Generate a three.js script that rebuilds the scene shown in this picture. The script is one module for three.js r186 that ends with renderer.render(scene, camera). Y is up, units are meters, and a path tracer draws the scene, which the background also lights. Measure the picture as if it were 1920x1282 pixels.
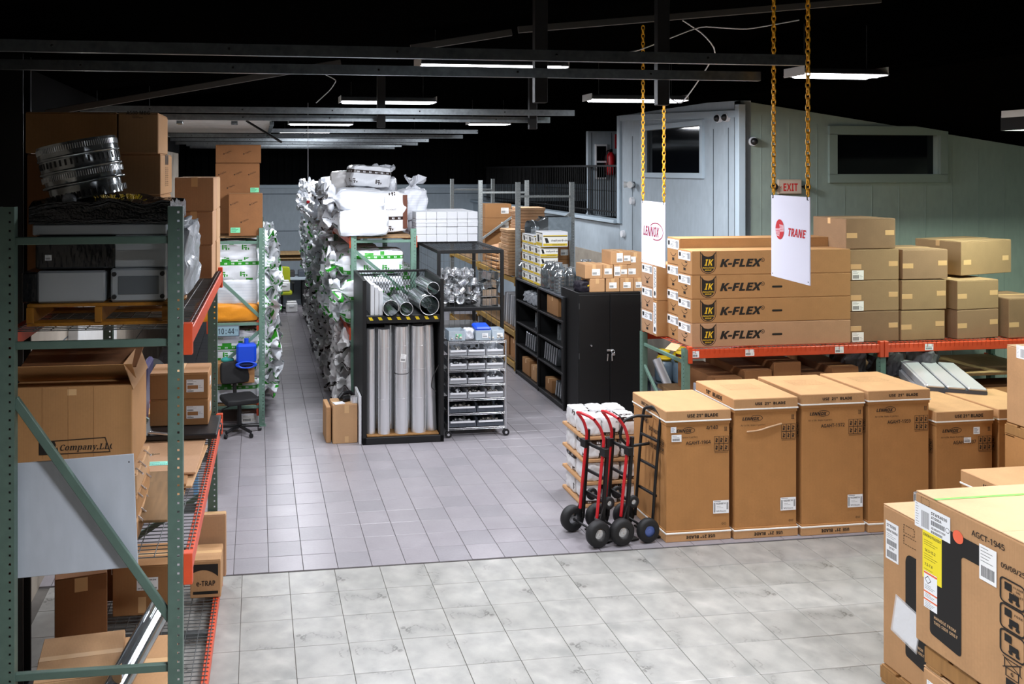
import * as THREE from 'three';
import { mergeGeometries } from 'three/addons/utils/BufferGeometryUtils.js';
import { ImprovedNoise } from 'three/addons/math/ImprovedNoise.js';
import { RectAreaLightUniformsLib } from 'three/addons/lights/RectAreaLightUniformsLib.js';

// ---------- camera, exposure, lamps ----------
const scene = new THREE.Scene();
const camera = new THREE.PerspectiveCamera(42.884, 1920 / 1282, 0.05, 80);
camera.position.set(0.203, 3.5278, 7.6805);
camera.rotation.set(0, -0.1397, 0);
camera.setViewOffset(1920, 1282, 248.7, 324, 1920, 1282);   // rising-front lens, verticals stay vertical
const renderer = new THREE.WebGLRenderer({ antialias: true });
renderer.toneMapping = THREE.LinearToneMapping;
renderer.toneMappingExposure = 1.1;
renderer.shadowMap.enabled = true;
scene.background = new THREE.Color(0x000000);
RectAreaLightUniformsLib.init();
const LAMP = { color: 0xf4f7ff, power: 150 };
// strip lights hung from the roof: [x, y, z, length, visible tubes, label]
const FIXTURES = [
  [5.32, 4.36, 0.55, 0.8, 'short twin-tube strip light hanging at upper right beside the yellow chain'],
  [4.75, 4.36, -2.35, 1.22, 'twin-tube strip light with grey end plates in front of the office window'],
  [2.1, 4.36, 0.75, 1.22, 'strip light half hidden behind the two nearest ceiling channels'],
  [1.85, 4.38, -3.3, 1.22, 'glowing strip light above the white bags, nearest over the aisle'],
  [1.4, 4.38, -8.9, 1.22, 'strip light over the aisle, second one behind the bags'],
  [4.55, 4.38, -8.4, 0.8, 'short strip light past the ends of the ceiling channels'],
  [1.3, 4.38, -12.4, 1.22, 'farthest strip light over the aisle'],
  [4.2, 4.4, -12.6, 0.8, 'farthest small strip light to the right of the channels'],
  [-1.18, 4.0, -1.7, 0.7, 'strip light over the packing desk, hidden behind the upper left cartons'],
  [9.2, 4.12, -1.0, 1.2, 'strip light cut by the right picture edge', 1],
  [1.1, 4.36, 5.0, 1.22, 'strip light over the front floor, above the picture', 2],
  [5.3, 4.36, 4.6, 1.22, 'strip light over the front right cartons, above the picture', 2],
];

// ---------- helpers ----------
let seed = 7;
const rnd = () => { seed = (seed * 1664525 + 1013904223) >>> 0; return seed / 4294967296; };
const rr = (a, b) => a + (b - a) * rnd();
const noise = new ImprovedNoise();
const PI = Math.PI, V = (x, y, z) => new THREE.Vector3(x, y, z);
const ord = (n) => ['first', 'second', 'third', 'fourth', 'fifth', 'sixth', 'seventh', 'eighth', 'ninth', 'tenth', 'eleventh', 'twelfth', 'thirteenth', 'fourteenth', 'fifteenth', 'sixteenth', 'seventeenth', 'eighteenth', 'nineteenth', 'twentieth', 'twenty-first', 'twenty-second', 'twenty-third', 'twenty-fourth'][n];
const taken = new Map();
function numbered(n) { const k = taken.get(n) ?? 0; taken.set(n, k + 1); return k ? n + '_' + String(k).padStart(3, '0') : n; }
const shade = (o) => { o.castShadow = true; o.receiveShadow = true; return o; };
function thing(name, label, category, [x, y, z] = [0, 0, 0], ry = 0, group) {
  const o = new THREE.Group(); o.name = numbered(name); o.position.set(x, y, z); o.rotation.y = ry;
  o.userData = { label, category }; if (group) o.userData.group = group; scene.add(o); return o;
}
function part(parent, name, geo, mat, pos, rot, label) {
  const m = shade(new THREE.Mesh(geo, mat)); m.name = name;
  if (pos) m.position.set(...pos); if (rot) m.rotation.set(...rot); if (label) m.userData.label = label;
  parent.add(m); return m;
}
function solo(name, label, category, geo, mat, pos, rot, group) {
  const m = shade(new THREE.Mesh(geo, mat)); m.name = numbered(name); if (pos) m.position.set(...pos); if (rot) m.rotation.set(...rot);
  m.userData = { label, category }; if (group) m.userData.group = group; scene.add(m); return m;
}
function struct(name, geo, mat, pos, rot) {
  const m = shade(new THREE.Mesh(geo, mat)); m.name = name; if (pos) m.position.set(...pos); if (rot) m.rotation.set(...rot);
  m.userData = { kind: 'structure' }; scene.add(m); return m;
}
function structGroup(name, pos = [0, 0, 0]) { const g = new THREE.Group(); g.name = name; g.position.set(...pos); g.userData = { kind: 'structure' }; scene.add(g); return g; }
function dup(o, pos, rot, label, group) {
  const c = o.clone(); c.name = numbered(o.name.replace(/_\d{3}$/, '')); c.userData = { ...o.userData }; if (label) c.userData.label = label; if (group) c.userData.group = group;
  c.position.set(...pos); if (rot) c.rotation.set(...rot); scene.add(c); return c;
}
// chamfered box, uv in metres
const boxCache = new Map();
function cbox(w, h, d, b = 0.004) {
  const key = [w, h, d, b].map((v) => v.toFixed(4)).join(); if (boxCache.has(key)) return boxCache.get(key);
  b = Math.min(b, w / 3, h / 3, d / 3);
  const X = w / 2, Y = h / 2, Z = d / 2, P = [], add = (...q) => P.push(...q);
  const quad = (a, b_, c, e) => add(...a, ...b_, ...c, ...a, ...c, ...e);
  const x = X - b, y = Y - b, z = Z - b;
  quad([-x, -y, Z], [x, -y, Z], [x, y, Z], [-x, y, Z]); quad([x, -y, -Z], [-x, -y, -Z], [-x, y, -Z], [x, y, -Z]);
  quad([X, -y, z], [X, -y, -z], [X, y, -z], [X, y, z]); quad([-X, -y, -z], [-X, -y, z], [-X, y, z], [-X, y, -z]);
  quad([-x, Y, z], [x, Y, z], [x, Y, -z], [-x, Y, -z]); quad([-x, -Y, -z], [x, -Y, -z], [x, -Y, z], [-x, -Y, z]);
  for (const s of [1, -1]) for (const t of [1, -1]) {
    const f = s * t > 0 ? (a, b_, c, e) => quad(a, b_, c, e) : (a, b_, c, e) => quad(e, c, b_, a);
    f([X * s, -y, z * t], [X * s, y, z * t], [x * s, y, Z * t], [x * s, -y, Z * t]);
    f([-x, Y * s, z * t], [-x, y * s, Z * t], [x, y * s, Z * t], [x, Y * s, z * t]);
    f([X * s, y * t, -z], [x * s, Y * t, -z], [x * s, Y * t, z], [X * s, y * t, z]);
    for (const u of [1, -1]) { const q = [[X * s, y * t, z * u], [x * s, Y * t, z * u], [x * s, y * t, Z * u]]; if (s * t * u < 0) q.reverse(); add(...q[0], ...q[1], ...q[2]); }
  }
  const g = new THREE.BufferGeometry(); g.setAttribute('position', new THREE.Float32BufferAttribute(P, 3)); g.computeVertexNormals();
  boxUV(g, rnd() * 3, rnd() * 3); boxCache.set(key, g); return g;
}
function boxUV(g, ou = 0, ov = 0, s = 1) {
  const p = g.attributes.position, n = g.attributes.normal, uv = new Float32Array(p.count * 2);
  for (let i = 0; i < p.count; i++) {
    const ax = Math.abs(n.getX(i)), ay = Math.abs(n.getY(i)), az = Math.abs(n.getZ(i));
    const [a, b] = ax >= ay && ax >= az ? [p.getZ(i), p.getY(i)] : ay >= az ? [p.getX(i), p.getZ(i)] : [p.getX(i), p.getY(i)];
    uv[2 * i] = a * s + ou; uv[2 * i + 1] = b * s + ov;
  }
  g.setAttribute('uv', new THREE.BufferAttribute(uv, 2)); return g;
}
class B {                                  // collects pieces of ONE part
  constructor() { this.l = []; }
  geo(g, pos = [0, 0, 0], rot = [0, 0, 0]) {
    let c = g.index ? g.toNonIndexed() : g.clone();
    for (const k of Object.keys(c.attributes)) if (!['position', 'normal', 'uv'].includes(k)) c.deleteAttribute(k);
    if (!c.attributes.uv) boxUV(c);
    c.applyMatrix4(new THREE.Matrix4().compose(V(...pos), new THREE.Quaternion().setFromEuler(new THREE.Euler(...rot)), V(1, 1, 1)));
    this.l.push(c); return this;
  }
  box(w, h, d, x, y, z, rot, b = 0.002) { return this.geo(cbox(w, h, d, b), [x, y, z], rot); }
  cyl(r, h, x, y, z, rot, r2 = r, n = 16) { return this.geo(new THREE.CylinderGeometry(r2, r, h, n), [x, y, z], rot); }
  bar(a, b, r, n = 8) { return this.geo(rod(a, b, r, n)); }
  tube(pts, r, seg = 24, n = 8) { return this.geo(new THREE.TubeGeometry(new THREE.CatmullRomCurve3(pts.map((p) => V(...p)), false, 'catmullrom', 0.25), seg, r, n)); }
  done() { const g = mergeGeometries(this.l); return g; }
}
function rod(a, b, r, n = 8) {
  const A = V(...a), D = V(...b).sub(A), g = new THREE.CylinderGeometry(r, r, D.length(), n);
  g.applyQuaternion(new THREE.Quaternion().setFromUnitVectors(V(0, 1, 0), D.clone().normalize())); g.translate(A.x + D.x / 2, A.y + D.y / 2, A.z + D.z / 2); return g;
}
function strut(a, b, w, t) {               // rectangular bar between two points in a plane z = const
  const A = V(...a), D = V(...b).sub(A), g = cbox(D.length(), w, t, 0.003).clone();
  g.applyQuaternion(new THREE.Quaternion().setFromUnitVectors(V(1, 0, 0), D.clone().normalize())); g.translate(A.x + D.x / 2, A.y + D.y / 2, A.z + D.z / 2); return g;
}
const lathe = (pts, n = 32) => new THREE.LatheGeometry(pts.map(([x, y]) => new THREE.Vector2(x, y)), n);
// open shell of sheet metal: radius r, wall t
const pipeGeo = (r, h, t = 0.004, n = 32) => lathe([[r - t, 0], [r, 0], [r, h], [r - t, h], [r - t, 0]], n);

// ---------- textures ----------
function canvasTex(w, h, draw, repeat = true) {
  const c = document.createElement('canvas'); c.width = w; c.height = h; draw(c.getContext('2d'), w, h);
  const t = new THREE.CanvasTexture(c); t.colorSpace = THREE.SRGBColorSpace; if (repeat) t.wrapS = t.wrapT = THREE.RepeatWrapping; return t;
}
function dataTex(n, f, srgb = true) {
  const d = new Uint8Array(n * n * 4);
  for (let y = 0; y < n; y++) for (let x = 0; x < n; x++) { const v = f(x / n, y / n); for (let c = 0; c < 3; c++) d[(y * n + x) * 4 + c] = Math.max(0, Math.min(255, Array.isArray(v) ? v[c] : v)); d[(y * n + x) * 4 + 3] = 255; }
  const t = new THREE.DataTexture(d, n, n); t.wrapS = t.wrapT = THREE.RepeatWrapping; t.magFilter = THREE.LinearFilter; if (srgb) t.colorSpace = THREE.SRGBColorSpace; t.needsUpdate = true; return t;
}
// tiling fractal noise
function fbm(u, v, f, oct = 4, sd = 0) {
  let s = 0, a = 0.5; for (let i = 0; i < oct; i++) {
    const P = f; const n = (x, y) => noise.noise(x, y, sd + i * 7.3);
    const x = u * P, y = v * P, bx = u, by = v;
    s += a * ((n(x, y) * (1 - bx) + n(x - P, y) * bx) * (1 - by) + (n(x, y - P) * (1 - bx) + n(x - P, y - P) * bx) * by); a *= 0.5; f *= 2;
  } return s;
}
const sc = (t, s) => { const c = t.clone(); c.repeat.set(s, s); c.needsUpdate = true; return c; };
const texCard = dataTex(512, (u, v) => { const g = 236 + 26 * fbm(u, v, 5, 4, 1) + 14 * fbm(u, v, 60, 2, 3) + 5 * Math.sin(u * PI * 2 * 110); return [g, g - 1, g - 3]; });
const texWood = dataTex(512, (u, v) => { const g = 200 + 60 * fbm(u, v * 0.12 + 0.3, 30, 4, 9) + 20 * fbm(u, v, 6, 3, 4); return [g, g * 0.93, g * 0.84]; });
const texSpeck = dataTex(512, (u, v) => { const g = 226 + 30 * fbm(u, v, 8, 5, 11) + 10 * (rnd() - 0.5); return g; });
const texMarble = dataTex(1024, (u, v) => {
  const a = fbm(u, v, 5, 6, 21), b = fbm(u, v, 9, 6, 33); let g = 218 + 74 * a + 14 * (rnd() - 0.5); const k = fbm(u, v, 3, 3, 45), cr = Math.max(0, 1 - Math.abs(b) * 26) * Math.max(0, Math.min(1, k * 6 - 0.9)); g -= 110 * cr + 40 * Math.max(0, k);
  return [g, g - 1 - 6 * a, g - 6 - 8 * a];
});
const texGreyTile = dataTex(512, (u, v) => { const g = 214 + 26 * fbm(u, v, 4, 5, 41) + 14 * fbm(u * 1, v, 40, 2, 5) + 8 * (rnd() - 0.5); return [g, g - 2, g]; });
const texGalv = dataTex(512, (u, v) => { const g = 205 + 60 * fbm(u, v, 14, 3, 51) + 26 * fbm(u, v, 40, 2, 52); return g; });
const texGalvR = dataTex(512, (u, v) => 110 + 90 * fbm(u, v, 12, 4, 53), false);
const texPanel = dataTex(512, (u, v) => { const g = 232 + 18 * fbm(u, v * 0.25, 16, 4, 61) + 14 * fbm(u, v, 5, 3, 62); return g; });
const texFilm = dataTex(512, (u, v) => 128 + 170 * fbm(u, v, 6, 5, 71) + 60 * fbm(u, v * 0.3, 40, 3, 72), false);
const texConc = dataTex(512, (u, v) => { const g = 224 + 40 * fbm(u, v, 5, 6, 81); return [g, g - 4, g - 10]; });

const mat = (color, roughness = 0.7, o = {}) => new THREE.MeshStandardMaterial({ color, roughness, ...o });
const card = (c) => mat(c, 0.82, { map: texCard, bumpMap: texCard, bumpScale: 0.0006 });
const M = {
  card: [card(0xc4976a), card(0xb78755), card(0xcaa075), card(0xa97a4c), card(0xc09570)],
  cardGrey: [card(0x9a7a5c), card(0x8f7052), card(0xa1835f)],
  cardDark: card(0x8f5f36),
  cardPale: card(0xc9a27a),
  furnace: card(0xba844c), furnaceLid: card(0xcb9c6c),
  tape: mat(0xd0a878, 0.35), clearTape: mat(0xd9b690, 0.25, { transparent: true, opacity: 0.6 }),
  strap: mat(0xf0efe8, 0.45),
  rackGreen: mat(0x587065, 0.45, { map: texSpeck }), rackGreen2: mat(0x6f9080, 0.45, { map: texSpeck }),
  orange: mat(0xe5542c, 0.42, { map: texSpeck }), galvPost: mat(0xb4bab8, 0.45, { metalness: 0.2, map: texGalv }), gold: mat(0xb08a3c, 0.45, { map: texSpeck }),
  hole: mat(0x080808, 0.9), wire: mat(0x6b6f70, 0.35, { metalness: 0.8 }), wireDark: mat(0x2c2c2d, 0.45, { metalness: 0.5 }), chrome: mat(0xd6d8da, 0.2, { metalness: 0.8 }),
  channel: mat(0xb4bcc0, 0.36, { metalness: 0.85, map: texGalv }), galv: mat(0xc8cfd2, 0.28, { metalness: 0.8, map: texGalv, roughnessMap: texGalvR }), steel: mat(0xe6e8ea, 0.22, { metalness: 0.7 }), stainless: mat(0xe8eaec, 0.24, { metalness: 0.72 }),
  black: mat(0x060606, 0.5), blackMatte: mat(0x101011, 0.75), rubber: mat(0x131314, 0.62), blackFrame: mat(0x0d0e0f, 0.5, { map: texSpeck }), plasticBlack: mat(0x161618, 0.4),
  white: mat(0xe9ebee, 0.5), whitePlastic: mat(0xe4e4e2, 0.35), panelWhite: mat(0xb9bfc8, 0.4, { map: texPanel }), foam: mat(0xcfd1d4, 0.75), foil: mat(0xd2d5d8, 0.3, { metalness: 0.35, bumpMap: texFilm, bumpScale: 0.004 }),
  wood: mat(0xc49a62, 0.75, { map: texWood, bumpMap: texWood, bumpScale: 0.001 }), woodWrap: mat(0xb5822f, 0.3, { map: texWood, bumpMap: texWood, bumpScale: 0.002 }), ply: mat(0xa58a66, 0.8, { map: texWood }), woodPale: mat(0xd3b98c, 0.75, { map: texWood }),
  red: mat(0xc11a24, 0.32), blue: mat(0x1547c8, 0.4), yellow: mat(0xe6c419, 0.5), orangeBag: mat(0xd98a1d, 0.4, { bumpMap: texFilm, bumpScale: 0.006 }), lime: mat(0xa7b01a, 0.75),
  blueWall: mat(0xbccad3, 0.72, { map: texPanel }), greenWall: mat(0xa3b3a8, 0.72, { map: texPanel }), trim: mat(0xb2c2cc, 0.6), trimDark: mat(0x87968d, 0.65), seam: mat(0x3c474f, 0.9),
  darkWall: new THREE.MeshPhysicalMaterial({ color: 0x0c0d0e, roughness: 1, specularIntensity: 0.2 }), ceiling: new THREE.MeshPhysicalMaterial({ color: 0x040404, roughness: 1, specularIntensity: 0 }), beige: mat(0xb9b3a8, 0.75, { map: texConc }), concrete: mat(0xb4aca1, 0.8, { map: texConc, bumpMap: texConc, bumpScale: 0.002 }),
  glass: new THREE.MeshPhysicalMaterial({ color: 0x0b0e12, roughness: 0.06, metalness: 0, specularIntensity: 1 }), pane: new THREE.MeshPhysicalMaterial({ color: 0xffffff, roughness: 0.03, transmission: 1, thickness: 0 }),
  film: new THREE.MeshPhysicalMaterial({ color: 0xf4f6f8, roughness: 0.16, transparent: true, opacity: 0.32, bumpMap: texFilm, bumpScale: 0.012 }),
  filmDark: mat(0x191a1c, 0.2, { bumpMap: texFilm, bumpScale: 0.014 }), filmGrey: mat(0x9fa4aa, 0.2, { bumpMap: texFilm, bumpScale: 0.012 }), steelGrey: mat(0xa3a9ad, 0.4, { metalness: 0.5, bumpMap: texFilm, bumpScale: 0.002 }),
  grout: mat(0x45413f, 0.95), greyTile: mat(0xa9a5a8, 0.32, { map: texGreyTile }), greyTile2: mat(0xa29fa2, 0.34, { map: texGreyTile }), beigeTile: mat(0xb0afad, 0.34, { map: texMarble }),
  emit: mat(0xffffff, 0.4, { emissive: 0xf6f9ff, emissiveIntensity: 9 }), binGrey: mat(0xa6a9ae, 0.5), binDark: mat(0x4b515a, 0.5), tank: mat(0x5d6f7c, 0.4), clearBin: mat(0xc7d5df, 0.2, { transparent: true, opacity: 0.55 }),
  purple: mat(0x2b2748, 0.5), parts: mat(0xb9b4ac, 0.5), partsDark: mat(0x3a3838, 0.6), chain: mat(0xffbe2e, 0.42), wallWhite: mat(0xd5d6d4, 0.7, { map: texPanel }), green: mat(0x1c6b35, 0.5), blueFrame: mat(0x6e9cc0, 0.45),
};

// ---------- printed matter: one sheet of lettering, labels and marks ----------
const SHEET = 2048, sheet = document.createElement('canvas'); sheet.width = sheet.height = SHEET;
const cx2 = sheet.getContext('2d'), rects = {}; let px0 = 4, py0 = 4, rowH = 0;
function ink(id, w, h, draw) {
  if (px0 + w + 4 > SHEET) { px0 = 4; py0 += rowH + 6; rowH = 0; }
  if (py0 + h > SHEET) throw new Error('print sheet full at ' + id);
  cx2.save(); cx2.translate(px0, py0); cx2.beginPath(); cx2.rect(0, 0, w, h); cx2.clip(); draw(cx2, w, h); cx2.restore();
  rects[id] = [px0, py0, w, h]; px0 += w + 6; rowH = Math.max(rowH, h);
}
const txt = (c, s, x, y, size, font = 'sans-serif', style = 'bold', color = '#15110d', align = 'left', sx = 1) => { c.save(); c.translate(x, y); c.scale(sx, 1); c.font = `${style} ${size}px ${font}`; c.fillStyle = color; c.textAlign = align; c.textBaseline = 'middle'; c.fillText(s, 0, 0); c.restore(); };
const fit = (c, s, x, y, w, size, style = 'bold', col = '#15100b', font = 'sans-serif', lw = 0) => { c.save(); c.font = `${style} ${size}px ${font}`; c.fillStyle = c.strokeStyle = col; c.textBaseline = 'middle'; c.translate(x, y); c.scale(w / c.measureText(s).width, 1); c.fillText(s, 0, 0); if (lw) { c.lineWidth = lw; c.lineJoin = 'round'; c.strokeText(s, 0, 0); } c.restore(); };
const ell = (c, x, y, a, b, s, e, lw, col) => { c.beginPath(); c.ellipse(x, y, a, b, 0, s, e); c.lineWidth = lw; c.strokeStyle = col; c.stroke(); };
const bars = (c, x, y, w, h, col = '#222') => { c.fillStyle = col; let i = 0, p = x; while (p < x + w) { const q = 1 + ((i * 7919) % 3); c.fillRect(p, y, q, h); p += q + 1 + ((i * 31) % 2); i++; } };
const lines = (c, x, y, w, n, dy, col = '#555', th = 2) => { c.fillStyle = col; for (let i = 0; i < n; i++) c.fillRect(x, y + i * dy, w * (0.55 + 0.45 * ((i * 37 % 10) / 10)), th); };
const logoEllipse = (c, w, h, col) => { fit(c, 'LENNOX', w * 0.02, h * 0.54, w * 0.78, h * 0.62, 'italic bold', col, 'sans-serif', 2); ell(c, w * 0.68, h * 0.5, w * 0.29, h * 0.42, -PI * 0.75, PI * 0.72, h * 0.07, col); };
ink('ovalBlack', 240, 72, (c, w, h) => logoEllipse(c, w, h, '#17120e'));
ink('tagline', 300, 30, (c, w, h) => fit(c, 'Air is life. Make it perfect.', 2, h / 2, w - 4, 24, '', '#2b2019'));
ink('blade21', 420, 52, (c, w, h) => fit(c, 'USE 21" BLADE', 4, h / 2, w - 8, 54, 'bold', '#17120e', 'sans-serif', 2));
ink('blade21w', 460, 46, (c, w, h) => fit(c, 'USE  21"  BLADE', 4, h / 2, w - 8, 48, 'bold', '#17120e', 'sans-serif', 2));
ink('blade18', 300, 46, (c, w, h) => fit(c, '18"  BLADE', 4, h / 2, w - 8, 48, 'bold', '#17120e', 'sans-serif', 2));
const hand = (id, s, w) => ink(id, w, 54, (c, w_, h) => { c.save(); c.rotate(-0.02); fit(c, s, 4, h / 2 + 2, w - 10, 44, '', '#1c1510', 'sans-serif', 1.6); c.restore(); });
hand('hand1964', 'AGAHT-1964', 260); hand('hand1972', 'AGAHT-1972', 260); hand('hand1959', 'AGAHT-1959', 260); hand('hand1945', 'AGCT-1945', 240); hand('handDate', '09/08/25', 200); hand('hand440', '4/140', 120); hand('hand1937', 'AGAHT-1937', 260);
ink('arrows', 50, 70, (c) => { c.fillStyle = '#241a12'; for (const x of [6, 28]) { c.fillRect(x + 3, 8, 8, 44); c.beginPath(); c.moveTo(x - 2, 16); c.lineTo(x + 7, 2); c.lineTo(x + 16, 16); c.fill(); } c.fillRect(2, 58, 44, 6); });
ink('icons', 132, 150, (c, w, h) => {
  c.strokeStyle = c.fillStyle = '#241a12'; c.lineWidth = 3;
  for (let i = 0; i < 3; i++) for (let j = 0; j < 2; j++) { const x = 4 + i * 42, y = 4 + j * 62; c.strokeRect(x, y, 40, 60); c.fillRect(x + 14, y + 12, 6, 26); c.beginPath(); c.arc(x + 18, y + 40, 9, 0, 7); c.fill(); c.beginPath(); c.moveTo(x + 10, y + 8 + j * 6); c.lineTo(x + 32, y + 22); c.lineTo(x + 28, y + 32); c.fill(); }
  c.fillRect(4, 136, 124, 3);
});
ink('doNot', 200, 200, (c) => { ['DO NOT', 'LIFT', 'THIS SIDE'].forEach((s, i) => txt(c, s, 100, 40 + i * 52, 36, 'sans-serif', 'bold', '#17120e', 'center')); });
ink('seal', 60, 50, (c) => { ell(c, 14, 25, 11, 11, 0, 7, 3, '#33271c'); ell(c, 44, 25, 11, 11, 0, 7, 3, '#33271c'); txt(c, 'C', 8, 26, 14, 'sans-serif', 'bold', '#33271c'); });
ink('topGrid', 200, 120, (c) => { c.strokeStyle = 'rgba(70,48,28,.55)'; c.lineWidth = 2; c.setLineDash([5, 4]); for (let i = 0; i < 9; i++) { c.beginPath(); c.moveTo(6, 8 + i * 13); c.lineTo(194, 8 + i * 13); c.stroke(); } c.strokeRect(4, 4, 192, 112); });
const white = (c, w, h, col = '#eceef0') => { c.fillStyle = col; c.fillRect(0, 0, w, h); };
ink('labelWr', 170, 132, (c, w, h) => { white(c, w, h); txt(c, '10256E10', 30, 34, 24); lines(c, 10, 8, 130, 1, 8, '#333', 4); bars(c, 8, 24, 16, 96); bars(c, 146, 24, 16, 70); lines(c, 40, 60, 80, 2, 14); txt(c, 'WR.Room', 34, 110, 24, 'sans-serif', '', '#222'); });
ink('labelQuad', 150, 110, (c, w, h) => { white(c, w, h); lines(c, 8, 8, 90, 2, 9); bars(c, 8, 30, 50, 14); c.fillStyle = '#a2744a'; c.fillRect(8, 50, 92, 32); lines(c, 8, 88, 60, 1, 6); bars(c, 8, 94, 54, 12); lines(c, 104, 56, 40, 2, 14); });
ink('labelBar', 120, 90, (c, w, h) => { white(c, w, h, '#f0efe9'); lines(c, 8, 8, 70, 3, 10); bars(c, 8, 44, 60, 34); lines(c, 78, 48, 36, 3, 12); });
ink('labelTall', 90, 130, (c, w, h) => { white(c, w, h, '#f0f0ee'); lines(c, 8, 10, 70, 5, 12); bars(c, 10, 76, 66, 40); });
ink('labelSmall', 60, 40, (c, w, h) => { white(c, w, h); lines(c, 5, 7, 48, 2, 8); bars(c, 6, 22, 44, 12); });
ink('labelCyan', 130, 60, (c, w, h) => { white(c, w, h, '#8fe3cd'); lines(c, 14, 10, 100, 2, 12, '#245d54', 4); bars(c, 20, 36, 90, 14, '#245d54'); });
ink('labelGreenCard', 110, 60, (c, w, h) => { white(c, w, h, '#7fd8a6'); lines(c, 8, 8, 90, 4, 12, '#1f6b46', 4); });
ink('labelCrown', 180, 110, (c, w, h) => { white(c, w, h); txt(c, 'HD 10" CROWN BW', 10, 22, 17); txt(c, 'STRT ELB', 10, 42, 15); lines(c, 10, 58, 40, 1, 8); txt(c, '24 EA', 10, 92, 18); bars(c, 96, 86, 72, 12); });
ink('labelQ', 50, 50, (c, w, h) => { white(c, w, h); lines(c, 6, 8, 38, 5, 8, '#5b6a80', 3); });
ink('scribble', 150, 60, (c) => { c.save(); c.translate(10, 44); c.rotate(-0.42); txt(c, 'Caylor', 26, 0, 26, 'serif', 'italic bold', 'rgba(55,34,16,.75)'); c.fillStyle = 'rgba(55,34,16,.75)'; c.beginPath(); c.arc(12, 0, 9, 0, 7); c.fill(); c.restore(); });
// shields and foam insulation print
ink('kflex', 470, 100, (c, w, h) => { fit(c, 'K-FLEX', 4, 54, 410, 100, 'italic bold', '#15100b', 'sans-serif', 5); ell(c, 444, 28, 17, 17, 0, 7, 4, '#15100b'); txt(c, 'R', 438, 29, 20, 'sans-serif', 'bold', '#15100b'); });
ink('dash', 100, 24, (c) => { c.fillStyle = '#15100b'; c.beginPath(); c.roundRect(4, 4, 92, 16, 8); c.fill(); });
ink('shield', 150, 200, (c, w, h) => {
  const sh = (i) => { c.beginPath(); c.moveTo(4 + i, 6 + i * .4); c.quadraticCurveTo(20 + i, 46, 75, 48 + i * .3); c.quadraticCurveTo(130 - i, 46, 146 - i, 6 + i * .4); c.lineTo(146 - i, 120); c.bezierCurveTo(146 - i, 216 - i, 4 + i, 216 - i, 4 + i, 120); c.closePath(); };
  c.strokeStyle = '#15100b'; c.lineWidth = 5; sh(0); c.stroke(); c.fillStyle = '#15100b'; sh(12); c.fill();
  txt(c, 'IK', 75, 96, 76, 'sans-serif', 'italic bold', '#e3b622', 'center', 0.95); txt(c, 'INSULATION', 75, 142, 18, 'sans-serif', 'bold', '#e3b622', 'center', 0.95); txt(c, 'GROUP', 75, 162, 18, 'sans-serif', 'bold', '#e3b622', 'center');
});
ink('endLabel', 200, 84, (c, w, h) => { white(c, w, h); c.fillStyle = '#15100b'; c.beginPath(); c.moveTo(10, 16); c.lineTo(44, 16); c.lineTo(44, 46); c.quadraticCurveTo(27, 70, 10, 46); c.fill(); txt(c, '1-1/8 X 3/4', 54, 22, 20); lines(c, 54, 38, 70, 3, 11, '#333', 4); bars(c, 150, 12, 40, 58); });
ink('endFace', 130, 70, (c) => { c.strokeStyle = '#2d1f12'; c.lineWidth = 4; c.beginPath(); c.moveTo(20, 8); c.quadraticCurveTo(65, 50, 110, 8); c.stroke(); c.fillStyle = '#1b120b'; c.fillRect(48, 40, 34, 18); });
ink('endSide', 60, 200, (c, w, h) => { white(c, w, h); c.fillStyle = '#222'; for (let i = 0; i < 16; i++) c.fillRect(12 + (i % 3) * 6, 10 + i * 8, 24, 4); c.beginPath(); c.arc(30, 172, 16, 0, 7); c.fill(); });
// hanging signs
ink('signOval', 300, 110, (c, w, h) => { fit(c, 'LENNOX', 8, 60, 222, 78, 'italic bold', '#8c1838', 'sans-serif', 1); c.lineCap = 'round'; ell(c, 195, 56, 98, 48, -PI * 0.78, PI * 0.62, 6, '#8c1838'); });
ink('signGlobe', 170, 190, (c, w, h) => {
  c.fillStyle = '#c41020'; c.beginPath(); c.ellipse(85, 95, 78, 88, 0, 0, 7); c.fill(); c.fillStyle = '#eef0f7';
  for (let i = 0; i < 7; i++) { c.beginPath(); c.moveTo(4, 92 + i * 9); c.lineTo(92 - i * 2, 86 + i * 11); c.lineTo(92 - i * 2, 90 + i * 11); c.lineTo(4, 96 + i * 9); c.fill(); c.beginPath(); c.moveTo(78 + i * 2, 52 + i * 10); c.lineTo(166, 56 + i * 8); c.lineTo(166, 60 + i * 8); c.lineTo(78 + i * 2, 56 + i * 10); c.fill(); }
});
ink('signWord', 330, 100, (c) => { fit(c, 'TRANE', 4, 50, 290, 92, 'italic bold', '#c41020', 'sans-serif', 2); ell(c, 312, 24, 7, 7, 0, 7, 2, '#c41020'); });
ink('exit', 130, 74, (c, w, h) => { white(c, w, h, '#c9b6a0'); c.fillStyle = '#d3c0ad'; c.fillRect(4, 4, w - 8, h - 8); txt(c, 'EXIT', 65, 40, 58, 'sans-serif', 'bold', '#d81f1f', 'center', 0.72); txt(c, '<', 2, 40, 24, 'sans-serif', 'bold', '#d81f1f'); });
ink('clock', 150, 62, (c, w, h) => { c.fillStyle = '#7f9aa4'; c.fillRect(0, 0, w, h); txt(c, '10:44', 14, 32, 50, 'monospace', 'bold', '#14222b', 'left', 0.72); txt(c, '78', 122, 26, 20, 'monospace', '', '#3c525c'); });
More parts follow.
